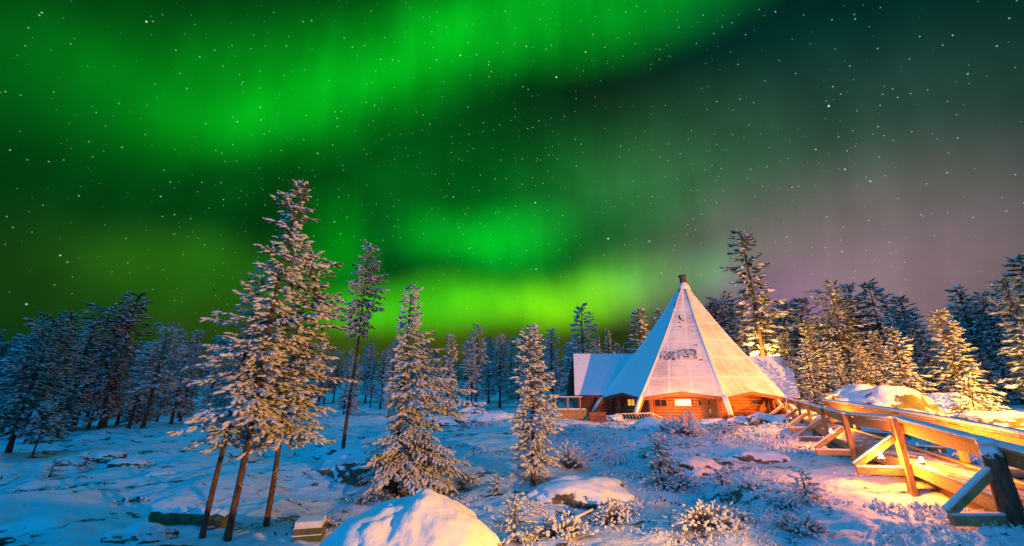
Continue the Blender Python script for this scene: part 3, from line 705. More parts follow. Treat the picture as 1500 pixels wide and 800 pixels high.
for z in (.12, .34, .56): mb.beam((-.6, -.3, z), (.6, -.3, z), .05, .19); mb.beam((-.6, .3, z), (.6, .3, z), .05, .19); mb.beam((-.6, -.3, z), (-.6, .3, z), .05, .19); mb.beam((.6, -.3, z), (.6, .3, z), .05, .19)
mb.build('body', M['redwood'], bx); mb = MB(); mb.beam((-.65, 0, .69), (.65, 0, .69), .7, .06); mb.build('lid', M['redwood'], bx)
p = np.array([ray(898, 608)[0]*32.3, 32.3, 0]); p[2] = g1(p[0], p[1])
#@@BOARDWALK
# ---------------------------------------------------------------- boardwalk
bw = empty('boardwalk', (13, 15, -1.9)); tag(bw, 'raised wooden boardwalk with braced railings curving up to the lodge', 'boardwalk')
BO = np.array([13, 15, -1.9])
NR = [np.array([8.1, 5.6, -1.02]), at(1462, 650, 8.2), at(1318, 613, 11.2), at(1243, 606, 15), at(1209, 598, 18.5), at(1187, 592, 23), at(1172, 588, 27), at(1152, 583, 31)]
FR = [np.array([10.4, 6.4, -.95]), at(1502, 635, 9.2), at(1385, 613, 11.8), at(1302, 599, 15), at(1240, 590, 18.7), at(1207, 586, 21.5)]
F2 = [at(1207, 586, 21.5), at(1216, 580, 24), at(1238, 576.5, 28), at(1264, 574, 34)]
G2 = [at(1187, 592, 23)+[3.0, .4, .2], at(1172, 588, 27)+[2.1, 0, .1], at(1152, 583, 31)+[2.0, .1, .0]]
# the deck surface
def deck_strip(A, B, name):
    mb = MB(); n = len(A)
    V = [p-[0, 0, 1.12]-BO for p in A]+[p-[0, 0, 1.12]-BO for p in B]
    V2 = [v-np.array([0, 0, .09]) for v in V]
    mb.add(V+V2, [(i, i+1, n+i+1, n+i) for i in range(n-1)]+[(2*n+i, 3*n+i, 3*n+i+1, 2*n+i+1) for i in range(n-1)]+[(i, 2*n+i, 2*n+i+1, i+1) for i in range(n-1)]+[(n+i, n+i+1, 3*n+i+1, 3*n+i) for i in range(n-1)])
    return mb.build(name, M['deck'], bw)
deck_strip(NR[:5]+[NR[5]], FR[:5]+[FR[5]], 'deck'); deck_strip([NR[5], NR[6], NR[7]], G2, 'deck')
deck_strip([F2[0]+[0, .3, 0], F2[1], F2[2], F2[3]], [p+np.array([2.2, -.6, 0]) for p in F2], 'deck')
def side(A, out_sign, posts, every=1):
    # edge beams, rail, boards
    for i in range(len(A)-1):
        a, b = A[i], A[i+1]; d = b-a; d2 = np.array([d[0], d[1], 0]); d2 /= np.linalg.norm(d2); o = np.array([-d2[1], d2[0], 0])*out_sign
        mb = MB(); mb.beam(a-[0, 0, 1.20]+o*.02-BO, b-[0, 0, 1.20]+o*.02-BO, .10, .26); mb.build('edge_beam', M['railwood'], bw)
        mb = MB(); mb.beam(a-[0, 0, .05]-BO, b-[0, 0, .05]-BO, .20, .055); mb.beam(a-[0, 0, .235]-o*.02-BO, b-[0, 0, .235]-o*.02-BO, .05, .25)
        rl = mb.build('handrail', M['railwood'], bw)
        # snow on the rail: lumpy strip
        n = 16; V = []; rng = np.random.default_rng(int(abs(a[0])*100+i)); Fc = []
        for k in range(n+1):
            p = a+(b-a)*k/n; h = .05+.022*rng.random(); w = .105+.012*rng.random()
            for x, z in ((-w, -.02), (-w*.95, h*.7), (-w*.45, h), (w*.45, h), (w*.95, h*.7), (w, -.02)): V.append(p+o*x+[0, 0, z]-BO)
        for k in range(n):
            for j in range(5): Fc.append((k*6+j, k*6+j+1, (k+1)*6+j+1, (k+1)*6+j))
        obj('snow', mesh('snow', V, Fc, M['snow'], None, True), rl)
    for i in posts:
        a = A[i]; d = A[min(i+1, len(A)-1)]-A[max(i-1, 0)]; d[2] = 0; d /= np.linalg.norm(d); o = np.array([-d[1], d[0], 0])*out_sign
        gl = g1(a[0]+o[0]*.12, a[1]+o[1]*.12); p = a+o*.14; zt = a[2]-.0; db = a[2]-1.30
        ob = o
        if A is NR and i == 1:
            mb = MB(); mb.tube([np.array([p[0], p[1], z])-BO for z in (gl-.2, gl+.4, zt-.3, zt)], [.19, .17, .155, .15], 14); po = mb.build('post', M['bark_snow'], bw, True)
            mb = MB(); mb.tube([np.array([p[0], p[1], zt+z])-BO for z in (-.02, .05, .1)], [.17, .17, .09], 12); mb.build('snow', M['snow'], po, True)
            ob = o*.95-d*.25
        else:
            mb = MB(); mb.beam(np.array([p[0], p[1], min(gl, db)-.25])-BO, np.array([p[0], p[1], zt])-BO, .14, .21, d); po = mb.build('post', M['postwood'], bw)
            mb = MB(); mb.beam(np.array([p[0], p[1], zt])-BO, np.array([p[0], p[1], zt+.05])-BO, .15, .22, d); mb.build('snow', M['snow'], po)
        e = p+ob*1.05; q0 = np.array([p[0], p[1], db+.02]); q1 = np.array([e[0], e[1], db+.0]); q2 = np.array([p[0]+ob[0]*.1, p[1]+ob[1]*.1, db+.80]); q1u = q1+np.array([0, 0, .10])
        mb = MB(); mb.beam(q0-ob*.3-BO, q1-BO, .12, .17); cb_ = mb.build('crossbeam', M['wood'], bw)
        mb = MB(); mb.beam(q0+[0, 0, .105]-BO, q1+[0, 0, .105]-BO, .13, .045); mb.build('snow', M['snow'], cb_)
        mb = MB(); mb.beam(q1u-BO, q2-BO, .09, .125); br = mb.build('brace', M['wood'], bw)
        off = np.array([-(q2-q1u)[2]*ob[0], -(q2-q1u)[2]*ob[1], 0]); nrm_ = np.cross(q2-q1u, np.cross((q2-q1u), (0, 0, 1))); nrm_ = -nrm_/np.linalg.norm(nrm_); nrm_ = nrm_ if nrm_[2] > 0 else -nrm_
        mb = MB(); mb.beam(q1u+nrm_*.10-BO, q2+nrm_*.10-BO, .11, .045); mb.build('snow', M['snow'], br)
        gp = g1(e[0], e[1])
        if gp < q1[2]-.15:
            mb = MB(); mb.beam(np.array([p[0], p[1], gl-.2])-o*.6-BO, np.array([p[0], p[1], db-.08])-o*.6-BO, .16, .16, d); mb.build('stilt', M['darkwood'], bw)
side(NR, 1, [1, 2, 3, 4, 5, 6, 7]); side(FR, -1, [1, 2, 3, 4, 5]); side(F2[0:], -1, [1, 2, 3])
# under the deck: a low stack of boards in shade
mb = MB(); a, b = NR[1]*.55+NR[2]*.45, NR[2]
mb.beam(NR[1]+[.5, .4, -1.62]-BO, NR[2]+[.5, .1, -1.52]-BO, .14, .5); mb.build('bearer', M['darkwood'], bw)
# ---- lamps along it
def deck_lamp(pos, power, label, size=.05, r=.042, aim=None):
    t_ = empty('deck_lamp', pos); tag(t_, label, 'lamp')
    mb = MB(); mb.tube([(0, 0, -.12), (0, 0, -.06), (0, 0, -.05)], [.06, .06, .085], 10); mb.build('base', M['metal'], t_)
    mb = MB(); mb.tube([(0, 0, -.05), (0, 0, 0), (0, 0, .045), (0, 0, .065)], [r, r*1.05, r*.7, r*.2], 12); bu = mb.build('glass_dome', M['bulb'], t_, True)
    bu.visible_shadow = True
    l_ = lamp('lamp_light', np.array(pos)+[0, 0, .0], power, (1, .25, .018), .16); return t_
e2 = NR[2]; d = NR[3]-NR[1]; d[2] = 0; d /= np.linalg.norm(d); o = np.array([-d[1], d[0], 0])
LP1 = e2+o*.62-d*.05+[0, 0, -.92]
LAMPS = [(LP1, 900, 'glowing lamp beside the railing post nearest the round log post')]
e4 = NR[4]; LAMPS.append((e4+np.array([.45, .6, -.95]), 1200, 'small lamp low on the boardwalk where the path bends'))
#@@ROCKS
# ---------------------------------------------------------------- rocks
def ico(sub):
    import bmesh
    bm = bmesh.new(); bmesh.ops.create_icosphere(bm, subdivisions=sub, radius=1); V = np.array([v.co[:] for v in bm.verts]); T = np.array([[v.index for v in f.verts] for f in bm.faces]); bm.free(); return V, T
ICO5, ICO4, ICO3 = ico(6), ico(5), ico(4)
def rock(name, c, size, seed, label, cap=.10, thr=.35, rough=.28, sub=None, sharp=.0, rz=0, shape=None, group=None, cat='boulder'):
    V, T = sub or ICO4; n = V.copy(); base = 1+rough*fbm(V*1.3+seed, 3, seed)+.08*fbm(V*4+seed, 3, seed+5)*1.0
    base = base+.10*np.round(2.2*vn(V*1.7+seed*2, seed+9))/2.2
    P = V*base[:, None]*np.array(size)
    if shape is not None: P = shape(P)
    r = empty(name, c, rz); tag(r, label, cat, group)
    obj('rock', mesh('rock', P, T, M['rock'], None, True), r)
    if cap > 0:
        # vertex normals
        fn = np.cross(P[T[:, 1]]-P[T[:, 0]], P[T[:, 2]]-P[T[:, 0]]); vnm = np.zeros_like(P)
        for k in range(3): np.add.at(vnm, T[:, k], fn)
        vnm /= np.linalg.norm(vnm, axis=1)[:, None]+1e-9
        sm = V*(1+rough*fbm(V*1.3+seed, 2, seed)+.03)[:, None]*np.array(size)
        if shape is not None: sm = shape(sm)
        w = (V[:, 2]*.8+.55*vnm[:, 2]+.34*fbm(V*2.4+seed, 4, seed+31)-thr-.08)/.16; w = np.clip(w, 0, 1); w = w*w*(3-2*w)
        Q = (sm*.6+P*.4)*(.88+.12*w)[:, None]+np.array([0, 0, 1])*(cap*.6*w)[:, None]+V*(.02*fbm(V*5+seed, 3, seed))[:, None]-np.array([0, 0, 1])*((1-w)*.06)[:, None]
        obj('snow_cap', mesh('snow_cap', Q, T, M['snowsoft'], None, True), r)
    return r
# foreground boulder, almost wholly snow covered
def fshape(P):
    Q = P.copy(); s = np.abs(Q[:, 0])
    k = np.clip((Q[:, 2]+.3)/1.6, 0, 1); Q[:, 0] *= (1.26-.46*k**1.1); Q[:, 2] = np.where(Q[:, 2] > .85, .85+(Q[:, 2]-.85)*.62, Q[:, 2])+.12; Q[:, 1] *= (1.15-.45*k)
    Q[:, 0] += .10*k*0
    return Q
rock('snowy_boulder', (-1.22, 5.35, -2.42), (1.02, 1.45, 1.46), 11, 'large snow covered boulder in the near foreground, warm lit on its right side', cap=.07, thr=-.35, rough=.14, sub=ICO5, shape=fshape)
def rk_at(px, py, Y, size, seed, label, **kw):
    a, b = ray(px, py); x = a*Y; z = g1(x, Y); sink = kw.pop('sink', .3)
    return rock('boulder', (x, Y, z+size[2]*(1-sink)-size[2]*.75+.0), size, seed, label, **kw)
rk_at(850, 715, 12.4, (1.45, 1.0, .62), 4, 'flat boulder with dark mossy face and snowy top near the middle foreground', cap=.12, thr=.50, rough=.2)
rk_at(548, 660, 16, (1.9, 1.2, .8), 8, 'brown boulder with snow cap behind the heavily drooping tree', cap=.16, thr=.3, rough=.2)
rk_at(1290, 600, 24.5, (2.9, 2.0, 1.95), 16, 'big snow capped boulder behind the curving rail of the boardwalk', cap=.14, thr=.62, rough=.24, sink=.12)
rk_at(1320, 612, 20.5, (2.3, 1.3, 1.0), 19, 'low smooth snow covered boulder between the far rail and the big boulder', cap=.1, thr=-.1, rough=.15, sink=.1)
rk_at(1388, 592, 25, (1.6, 1.2, 1.15), 23, 'rounded blue shaded boulder right of the big boulder', cap=.14, thr=.2, sink=.05)
rk_at(1412, 606, 21, (1.1, .8, .55), 27, 'small snowy boulder in front of the blue shaded boulder', cap=.1, thr=.1)
rk_at(1460, 610, 23, (1.7, 1.0, .7), 29, 'low snowy boulder beside the frosted sapling at the right edge', cap=.1, thr=.1)
rk_at(1440, 668, 13.5, (1.2, .8, .5), 33, 'small boulder lit by the lamp beyond the far side of the boardwalk', cap=.08, thr=.3)
rk_at(1480, 690, 12.2, (.7, .6, .4), 37, 'dark low boulder beyond the boardwalk at the right frame edge', cap=.05, thr=.5)
rk_at(700, 606, 34, (3.0, 1.4, .75), 41, 'long low rock ledge with snow on top in front of the middle forest', cap=.14, thr=.3, rough=.3)
rk_at(655, 603, 36, (1.8, 1.2, .6), 43, 'snow topped rock at the left end of the low ledge', cap=.16, thr=.2)
rk_at(735, 610, 33, (1.9, 1.0, .5), 45, 'dark edged flat rock at the right end of the low ledge', cap=.1, thr=.3)
rk_at(690, 592, 44, (1.6, 1.2, .8), 47, 'round snow hump in front of the middle forest', cap=.16, thr=-.1)
rk_at(1205, 620, 27.5, (.8, .6, .5), 51, 'grey boulder by the foot of the last boardwalk posts', cap=.05, thr=.4)
rk_at(1118, 622, 28.5, (.9, .7, .5), 53, 'yellow lit boulder in front of the right lodge wall', cap=.06, thr=.35)
rk_at(1145, 621, 28, (.8, .6, .45), 55, 'grey smooth boulder right of the yellow lit one', cap=.05, thr=.1)
rk_at(1086, 622, 29, (.9, .6, .42), 57, 'blue grey boulder left of the yellow lit one', cap=.05, thr=.1)
rk_at(1050, 628, 27, (1.5, .7, .42), 59, 'dark speckled boulder under the white ended ridge pole', cap=.05, thr=.4)
rk_at(957, 632, 25, (1.4, .9, .62), 61, 'smooth grey blue snow boulder below the metal grating', cap=.08, thr=-.2)
rk_at(898, 612, 32.3, (.75, .5, .35), 63, 'low blue snow hump right of the red crate', cap=.08, thr=-.2)
rk_at(1000, 690, 14.5, (1.0, .8, .45), 65, 'low snowy rock under the small snow laden sapling', cap=.1, thr=0.0)
rk_at(1105, 655, 18, (1.2, .8, .42), 67, 'low rock casting a shadow on the orange lit snow', cap=.08, thr=.1)
rk_at(685, 745, 8.9, (.42, .4, .28), 69, 'small dark rock with snow just right of the foreground boulder', cap=.06, thr=.25)
rk_at(500, 665, 19, (1.0, .7, .4), 71, 'dark low rock at the foot of the thin tall tree', cap=.08, thr=.4)
rk_at(235, 690, 17, (.8, .5, .25), 73, 'small dark rock in the blue snowfield at left', cap=.05, thr=.5)
rk_at(195, 672, 20, (1.0, .6, .3), 75, 'flat dark rock below the left forest edge', cap=.06, thr=.45)
rk_at(150, 665, 22, (1.1, .5, .3), 77, 'long dark rock streaked with snow in the left snowfield', cap=.05, thr=.45)
rk_at(130, 640, 30, (1.3, .7, .4), 79, 'low dark rock close under the left forest trunks', cap=.08, thr=.35)
rk_at(60, 765, 10.2, (.9, .5, .2), 81, 'dark flat rock in the lower left corner', cap=.04, thr=.5)
rk_at(205, 775, 9.6, (.6, .35, .22), 83, 'dark little rock left of the mossy log', cap=.04, thr=.45)
# mossy squared log, and snow topped stump
p = hit(262, 770)
lg = empty('mossy_log', p+np.array([0, .1, .0]), R(-8)); tag(lg, 'long mossy log lying behind the leftmost trunks', 'log')
mb = MB(); mb.tube([(-.8+.2*k, .03*math.sin(k*1.7), .13+.015*math.sin(k*2.3)) for k in range(11)], [.17+.02*math.sin(k*2.9) for k in range(11)], 9)
M['moss'] = m_wood('mossy_bark', (.03, .05, .015), (.14, .16, .06), (1, 1, 1), .9, .06)
mb.build('log_body', M['moss'], lg); mb = MB(); mb.tube([(-.35+.17*k, .02, .245+.012*math.sin(k*3.1)) for k in range(9)], [.03]+[.095+.015*math.sin(k*2.1) for k in range(7)]+[.03], 9); mb.build('snow', M['snow'], lg)
p = hit(452, 790)
st = empty('stone_block', p, R(15)); tag(st, 'small square stone block with a flat snow top right of the trunks', 'stone block')
mb = MB()
for z, w in ((.07, .54), (.20, .52)): mb.beam((-w/2, 0, z), (w/2, 0, z), w, .12)
mb.build('block', M['rock'], st); mb = MB(); mb.beam((-.25, 0, .31), (.25, 0, .31), .5, .10); mb.build('snow', M['snow'], st)
#@@TREES
# ---------------------------------------------------------------- foreground trees
TR = {}
def hero(name, px, py, top, label, seed, lean_px=None, base=None, trunk_r=.09, **kw):
    b = hit(px, py) if base is None else base
    H = height_to(b, top)
    c0 = kw.pop('c0')*H; lean = kw.pop('lean', (0, 0))
    me_t = trunk_mesh(seed, H, trunk_r, lean); pr_ = kw.pop('prof')
    me_c = crown_mesh(seed, H, c0, pr_, lean=lean, **kw)
    return plant_tree(name, b, me_t, me_c, label)
cone = lambda R0, p=.8, b=.35: (lambda t: R0*min(1, (t+.08)/b*.9+.15 if t < b else 1)*(1-t)**p+.10)
# the clump of three at the left: dark left one, tall centre one, right one
hero('spruce_tree', 296, 788, 385, 'dark leaning tree at the left of the foreground clump of three', 101, trunk_r=.05, c0=.30, prof=cone(1.25, .75), nb=105, fl=.18, fw=.034, twigk=2.0, snow=.42, droop=.42, lean=(.15, .1), dead=10, gap=.3, frosty=True)
hero('spruce_tree', 332, 792, 262, 'tallest tree in the foreground, snow laden, centre of the clump of three', 102, trunk_r=.062, c0=.27, prof=lambda t: (1.02*(1-t)**.66*min(1, .45+t*2.2)+.09)*(1+.28*math.sin(t*24)), nb=165, fl=.18, fw=.034, twigk=2.0, snow=.80, droop=.35, lean=(.18, .1), dead=22, gap=.38, irr=.55)
hero('spruce_tree', 389, 772, 368, 'snow laden tree at the right of the foreground clump of three', 103, trunk_r=.054, c0=.27, prof=lambda t: (1.08*(1-t)**.7*min(1, .7+t*1.4)+.10)*(1+.18*math.sin(t*22)), nb=140, fl=.18, fw=.034, twigk=2.0, snow=.70, droop=.35, lean=(.10, 0), dead=12, gap=.15, irr=.45, onesided=-.3)
hero('thin_tree', 500, 682, 358, 'thin tall tree with bare trunk and tufted frosted top', 104, trunk_r=.065, c0=.55, prof=lambda t: .25+.62*math.sin(min(1, t*1.15)*PI)**.6*(1 if t < .9 else .6), nb=105, fl=.18, fw=.034, twigk=2.0, snow=.55, droop=.5, lean=(.1, 0), dead=50, gap=.15, irr=.5)
hero('spruce_tree', 578, 726, 416, 'broad snow laden tree with drooping lower branches behind the foreground boulder', 105, trunk_r=.075, c0=.09, prof=lambda t: (1.65*(1-t)**.75*(.75+.5*(abs(t-.12) < .12)+.28*(abs(t-.42) < .10)-.25*(abs(t-.28) < .05)))+.12, nb=150, fl=.18, fw=.034, twigk=2.0, snow=.85, droop=.55, dead=0, gap=.15, irr=.4, onesided=.2)
hero('spruce_tree', 781, 712, 476, 'narrow column shaped snowy tree left of the lodge', 106, trunk_r=.07, c0=.10, prof=lambda t: (.78*(1-t)**.55*min(1, .45+t*3)+.10)*(1+.15*math.sin(t*24)), nb=150, fl=.18, fw=.034, twigk=2.0, snow=.85, droop=.28, dead=0, gap=.08, irr=.35)
# saplings
def sapling(px, py, top, label, seed, R0=.35, snow=.75, nb=28, fl=.11, fw=.028, c0=.06, **kw):
    b = hit(px, py); H = max(.35, height_to(b, top))
    return plant_tree('sapling', b, trunk_mesh(seed, H, .02+.006*H, n=5, seg=5), crown_mesh(seed, H, c0*H, cone(R0*H*.9, .8), nb, fl, fw, snow=snow, droop=.3, **kw), label, 'sapling')
sapling(754, 796, 728, 'small frosted sapling just right of the foreground boulder', 201, .5, snow=.45, nb=38, frosty=True)
sapling(970, 700, 636, 'snow laden sapling with thick tufts in the middle of the slope', 202, .45, nb=34, fl=.13, fw=.04)
sapling(1435, 620, 552, 'dark sapling with snow dusted branches before the blue boulders', 203, .42, snow=.5, nb=40, fl=.22, fw=.05)
sapling(1183, 738, 690, 'broken snowy stem wrapped in frosted twigs on the orange lit slope', 204, .5, nb=30, fl=.10, fw=.025)
sapling(46, 672, 590, 'small snow dusted spruce at the foot of the left forest', 205, .36, snow=.5, nb=45, fl=.25, fw=.06, c0=.3)
sapling(72, 700, 672, 'tiny dark sapling in the left snowfield', 206, .4, snow=.3, nb=20)
sapling(122, 690, 664, 'tiny sapling with a bare tip in the left snowfield', 207, .4, snow=.3, nb=20)
sapling(727, 722, 700, 'tiny green tipped sapling right of the drooping tree', 208, .5, snow=.35, nb=20, frosty=True)
sapling(960, 616, 596, 'bright snowy sapling against the lodge wall', 209, .5, nb=26, fl=.2, fw=.06)
sapling(1058, 712, 688, 'thin snow tipped sapling stem on the lit slope', 210, .3, nb=16)
# bushes
def bush(px, py, w, h, label, seed, snow=1.0, n=190, fl=.15, fw=.045, Y=None):
    b = hit(px, py) if Y is None else np.array([ray(px, py)[0]*Y, Y, g1(ray(px, py)[0]*Y, Y)])
    rng = np.random.default_rng(seed); P = []; D = []; A = []; B = []
    for i in range(n):
        a = rng.uniform(0, 2*PI); r_ = math.sqrt(rng.random()); lb = 1+.25*math.sin(2*a+seed)+.15*math.sin(5*a+seed*2)+rng.normal(0, .08); e = lb* np.array([math.cos(a)*r_*w, math.sin(a)*r_*w*.8, h*(1-r_**2*.8)*rng.uniform(.45, 1)])
        s = e*rng.uniform(.2, .6); s[2] *= .6; P.append(e-(e-s)/np.linalg.norm(e-s)*fl*.5); D.append(e-s+rng.normal(0, .12, 3)); A.append(np.array([s[0]*.3, s[1]*.3, -.05])); B.append(e)
    V1, T1, m1 = fingers(P, D, np.full(n, fl)*rng.uniform(.6, 1.3, n), np.full(n, fw)*rng.uniform(.7, 1.3, n), (snow+.25)*np.ones(n), rng, FT_HI, 2)
    V2, T2 = rods(A, B, np.full(n, .007), np.full(n, .004)); r = empty('snowy_bush', b); tag(r, label, 'bush')
    obj('twigs', mesh('twigs', np.r_[V1, V2], np.r_[T1, T2+len(V1)], [M['frost'], M['needle'], M['twig']], np.r_[m1, np.full(len(T2), 2)]), r)
bush(835, 686, .75, .95, 'rounded snowy bush right of the column shaped tree', 301)
bush(1005, 638, .9, .9, 'frosted bush in front of the lit window of the lodge', 302, fl=.28, fw=.07, n=130)
bush(988, 634, .7, .8, 'pale bush between the grating and the lit window bush', 303, fl=.26, fw=.07, n=110)
bush(1062, 634, .9, .5, 'low speckled bush before the white ended ridge pole', 304, fl=.24, fw=.06, n=120)
bush(1172, 780, .5, .34, 'small snow tufted bush on the lower slope left of the boardwalk', 305, n=150, fl=.09, fw=.03)
bush(1150, 745, .45, .3, 'small frosted bush below the broken snowy stem', 306, n=120, fl=.09, fw=.032)
bush(900, 765, .7, .4, 'frosted heather bush below the flat boulder', 307, n=300, fl=.09, fw=.034)
bush(1040, 770, .8, .35, 'wide frosted bush low in the frame under the slope', 308, n=340, fl=.09, fw=.034)
bush(820, 785, .5, .35, 'frosted bush at the bottom edge left of the plank', 309, n=200, fl=.09, fw=.032)
bush(985, 715, .7, .35, 'frosted bush around the snow laden sapling', 310, n=220, fl=.12, fw=.028)
bush(470, 772, .5, .2, 'low frosted tuft beside the square stone block', 311, n=120, fl=.09, fw=.02, snow=.5)
bush(1225, 650, .6, .35, 'orange lit tuft in front of the middle boardwalk braces', 312, n=90, fl=.14, fw=.03)
bush(1400, 690, .8, .5, 'bright lit snowy shrub just beyond the boardwalk', 313, n=200, fl=.16, fw=.05, Y=13.2)
bush(1350, 672, .6, .4, 'yellow lit snowy shrub left of the bright shrub beyond the boardwalk', 314, n=140, fl=.14, fw=.045, Y=14.5)
# fallen snowy plank at the bottom
p = hit(845, 770)
mb = MB(); mb.tube([(-.75, -.75, .0), (0, 0, .12), (.45, .40, .2)], [.05, .055, .04], 7); fp = mb.build('fallen_branch', M['bark_snow'], None, True, p); tag(fp, 'fallen snowy branch slanting through the frosted heather', 'branch')
# ---------------------------------------------------------------- forest trees: variants shared by copies
VAR = []
rs = random.Random(5)
def bgprof(R0, kind):
    if kind == 0: return lambda t: (R0*(1-t)**.6*min(1, .5+t*2.2)+.12)*(1+.16*math.sin(t*19))
    if kind == 1: return lambda t: R0*(.35+.75*math.sin(min(1, .18+t*.82)*PI)**.8)*(1+.2*math.sin(t*15))
    return lambda t: (R0*(1-t)**.9+.12)*(1+.12*math.sin(t*22))
for i, (kind, c0, R0, nb, sn, fr) in enumerate([(0, .14, 1.35, 90, .35, 0), (0, .18, 1.5, 90, .45, 0), (2, .08, 1.7, 90, .5, 0), (1, .30, 1.55, 74, .35, 0), (0, .22, 1.25, 80, .3, 0), (2, .14, 1.3, 84, .4, 0), (0, .08, 1.5, 92, .55, 0), (1, .36, 1.35, 62, .4, 0)]):
    VAR.append((trunk_mesh(400+i, 10, .15, n=7, seg=9, snowy=False), crown_mesh(420+i, 10, c0*10, bgprof(R0, kind), nb, .50, .115, snow=sn, droop=.34, lo=True, needles=5, twigk=1.9, gap=.15, irr=.4, frosty=False, dead=0)))
OLIVE = [(VAR[i][0], crown_mesh(460+i, 10, c0*10, bgprof(R0, kind), nb, .50, .12, snow=-.02, droop=.30, lo=True, needles=6, twigk=2.1, gap=.12, irr=.35)) for i, (kind, c0, R0, nb) in enumerate([(0, .15, 1.5, 125), (1, .2, 1.65, 110), (2, .08, 1.8, 125), (0, .2, 1.35, 110)])]
FROSTY = []
for t_, c_ in VAR:
    c2 = c_.copy(); c2.materials[1] = M['needle_frost']; FROSTY.append((t_, c2))
def forest(px, base_py, top, label=None, var=None, group=None, Y=None, wide=1.0):
    if Y is None: b = hit(px, base_py)
    else: x = ray(px, top)[0]*Y; b = np.array([x, Y, g1(x, Y)])
    H = height_to(b, top); v = (FROSTY if px < 860 and (Y is None or Y > 44) and rs.random() < (.25 if px < 280 else .85) else (OLIVE*2 if (px > 1020 and rs.random() < .78) or (px < 280 and rs.random() < .45) else VAR))[var if var is not None else rs.randrange(len(VAR))]; s = H/10; w = s*wide*rs.uniform(.88, 1.12)
    r = empty('forest_tree', b-np.array([0, 0, .1]), rs.uniform(0, 2*PI)); r.rotation_euler[0] = rs.uniform(-.02, .02); r.scale = (w, w, s)
    tag(r, label, 'tree', group)
    obj('trunk', v[0], r); obj('crown', v[1], r)
    return r
# left forest, named ones (base px, base row, top row)
for a in [(150, 626, 430, 'tall dark spruce with a thick straight trunk standing above the left forest', 0, 1.15),
          (12, 664, 466, 'broad snow streaked tree at the far left edge of the left forest', 1, 1.1),
          (40, 650, 455, 'snow streaked spruce second from the left edge of the left forest', 6, 1.2),
          (84, 640, 468, 'dark tree with leaning trunk right of the two snow streaked left trees', 3, 1),
          (106, 632, 448, 'pointed tree before the tallest spruce of the left forest', 5, 1.1),
          (128, 630, 472, 'dark tree immediately left of the thick straight trunk', 4, 1),
          (208, 628, 476, 'slim tree right of the tallest left spruce with a bare lower trunk', 7, 1),
          (188, 628, 500, 'short tree between the tallest left spruce and the slim bare trunk', 4, 1),
          (250, 622, 498, 'blue hazy tree at the right end of the left forest', 5, 1),
          (5, 640, 474, 'dark tree cut by the left frame edge', 0, 1)]:
    forest(a[0], a[1], a[2], a[3], a[4], 'trees of the left forest', wide=a[5])
# middle forest, named ones
for a in [(660, 45, 488, 'pale frosted slim spruce in front of the middle forest', 6, .9), (700, 56, 474, 'pointed spruce standing highest left of the column shaped tree', 0, 1),
          (850, 50, 445, 'tall pointed spruce above the left wing of the lodge', 0, 1.1), (875, 60, 488, 'small pointed spruce right of the tall one above the left wing', 5, .8),
          (889, 60, 482, 'slender second small spruce above the left wing of the lodge', 5, .8), (936, 50, 450, 'dark snowy spruce leaning on the left roof edge of the lodge', 2, 1.1),
          (963, 58, 452, 'dark spruce tip just left of the lodge roof peak', 5, .8), (1055, 56, 434, 'blue spruce tip just right of the lodge roof peak', 5, .9),
          (806, 54, 481, 'blue spruce just right of the column shaped tree', 2, 1.1), (733, 58, 489, 'blue spruce left of the column shaped tree', 4, 1)]:
    forest(a[0], 600, a[2], a[3], a[4], 'trees of the middle forest', Y=a[1], wide=a[5])
# right forest
b_tall = None
for a in [(1083, 46, 335, 'tallest tree behind the lodge with orange lit lower branches', 0, 1.0), (1112, 50, 440, 'olive tree right of the tallest tree behind the lodge', 6, 1),
          (1147, 54, 446, 'blue tipped slim tree right of the lodge', 5, 1), (1172, 50, 434, 'dark tree above the right wing end', 0, 1.1), (1180, 42, 470, 'warm lit snowy tree beside the right wing', 6, 1),
          (1214, 44, 420, 'dark broad tree first of the tight row of three right of the lodge', 1, 1.1), (1240, 46, 413, 'slim pointed tree in the middle of the tight row of three', 0, 1),
          (1268, 44, 412, 'dark rounded tree last of the tight row of three', 3, 1), (1303, 30, 478, 'orange lit small tree above the big boulder', 6, 1.15), (1254, 31, 505, 'thin orange lit tree left of the big boulder', 5, .8),
          (1316, 52, 432, 'dark tipped tree behind the orange lit small tree', 2, 1), (1372, 30, 452, 'green layered tree above the blue shaded boulders', 6, 1.2), (1340, 40, 470, 'dark tree between the orange and the green layered trees', 4, 1),
          (1400, 44, 420, 'blue topped spruce right of the green layered tree', 2, 1.1), (1438, 42, 428, 'dark spruce left of the large tree at the right edge', 5, 1),
          (1468, 28, 408, 'large layered tree with warm lit snowy shelves near the right edge', 1, 1.15), (1490, 40, 371, 'tall blue topped tree at the right frame edge', 0, 1.1), (1500, 30, 440, 'warm lit tree cut by the right frame edge', 2, 1)]:
    forest(a[0], 600, a[2], a[3], a[4], 'trees of the right forest', Y=a[1], wide=a[5])
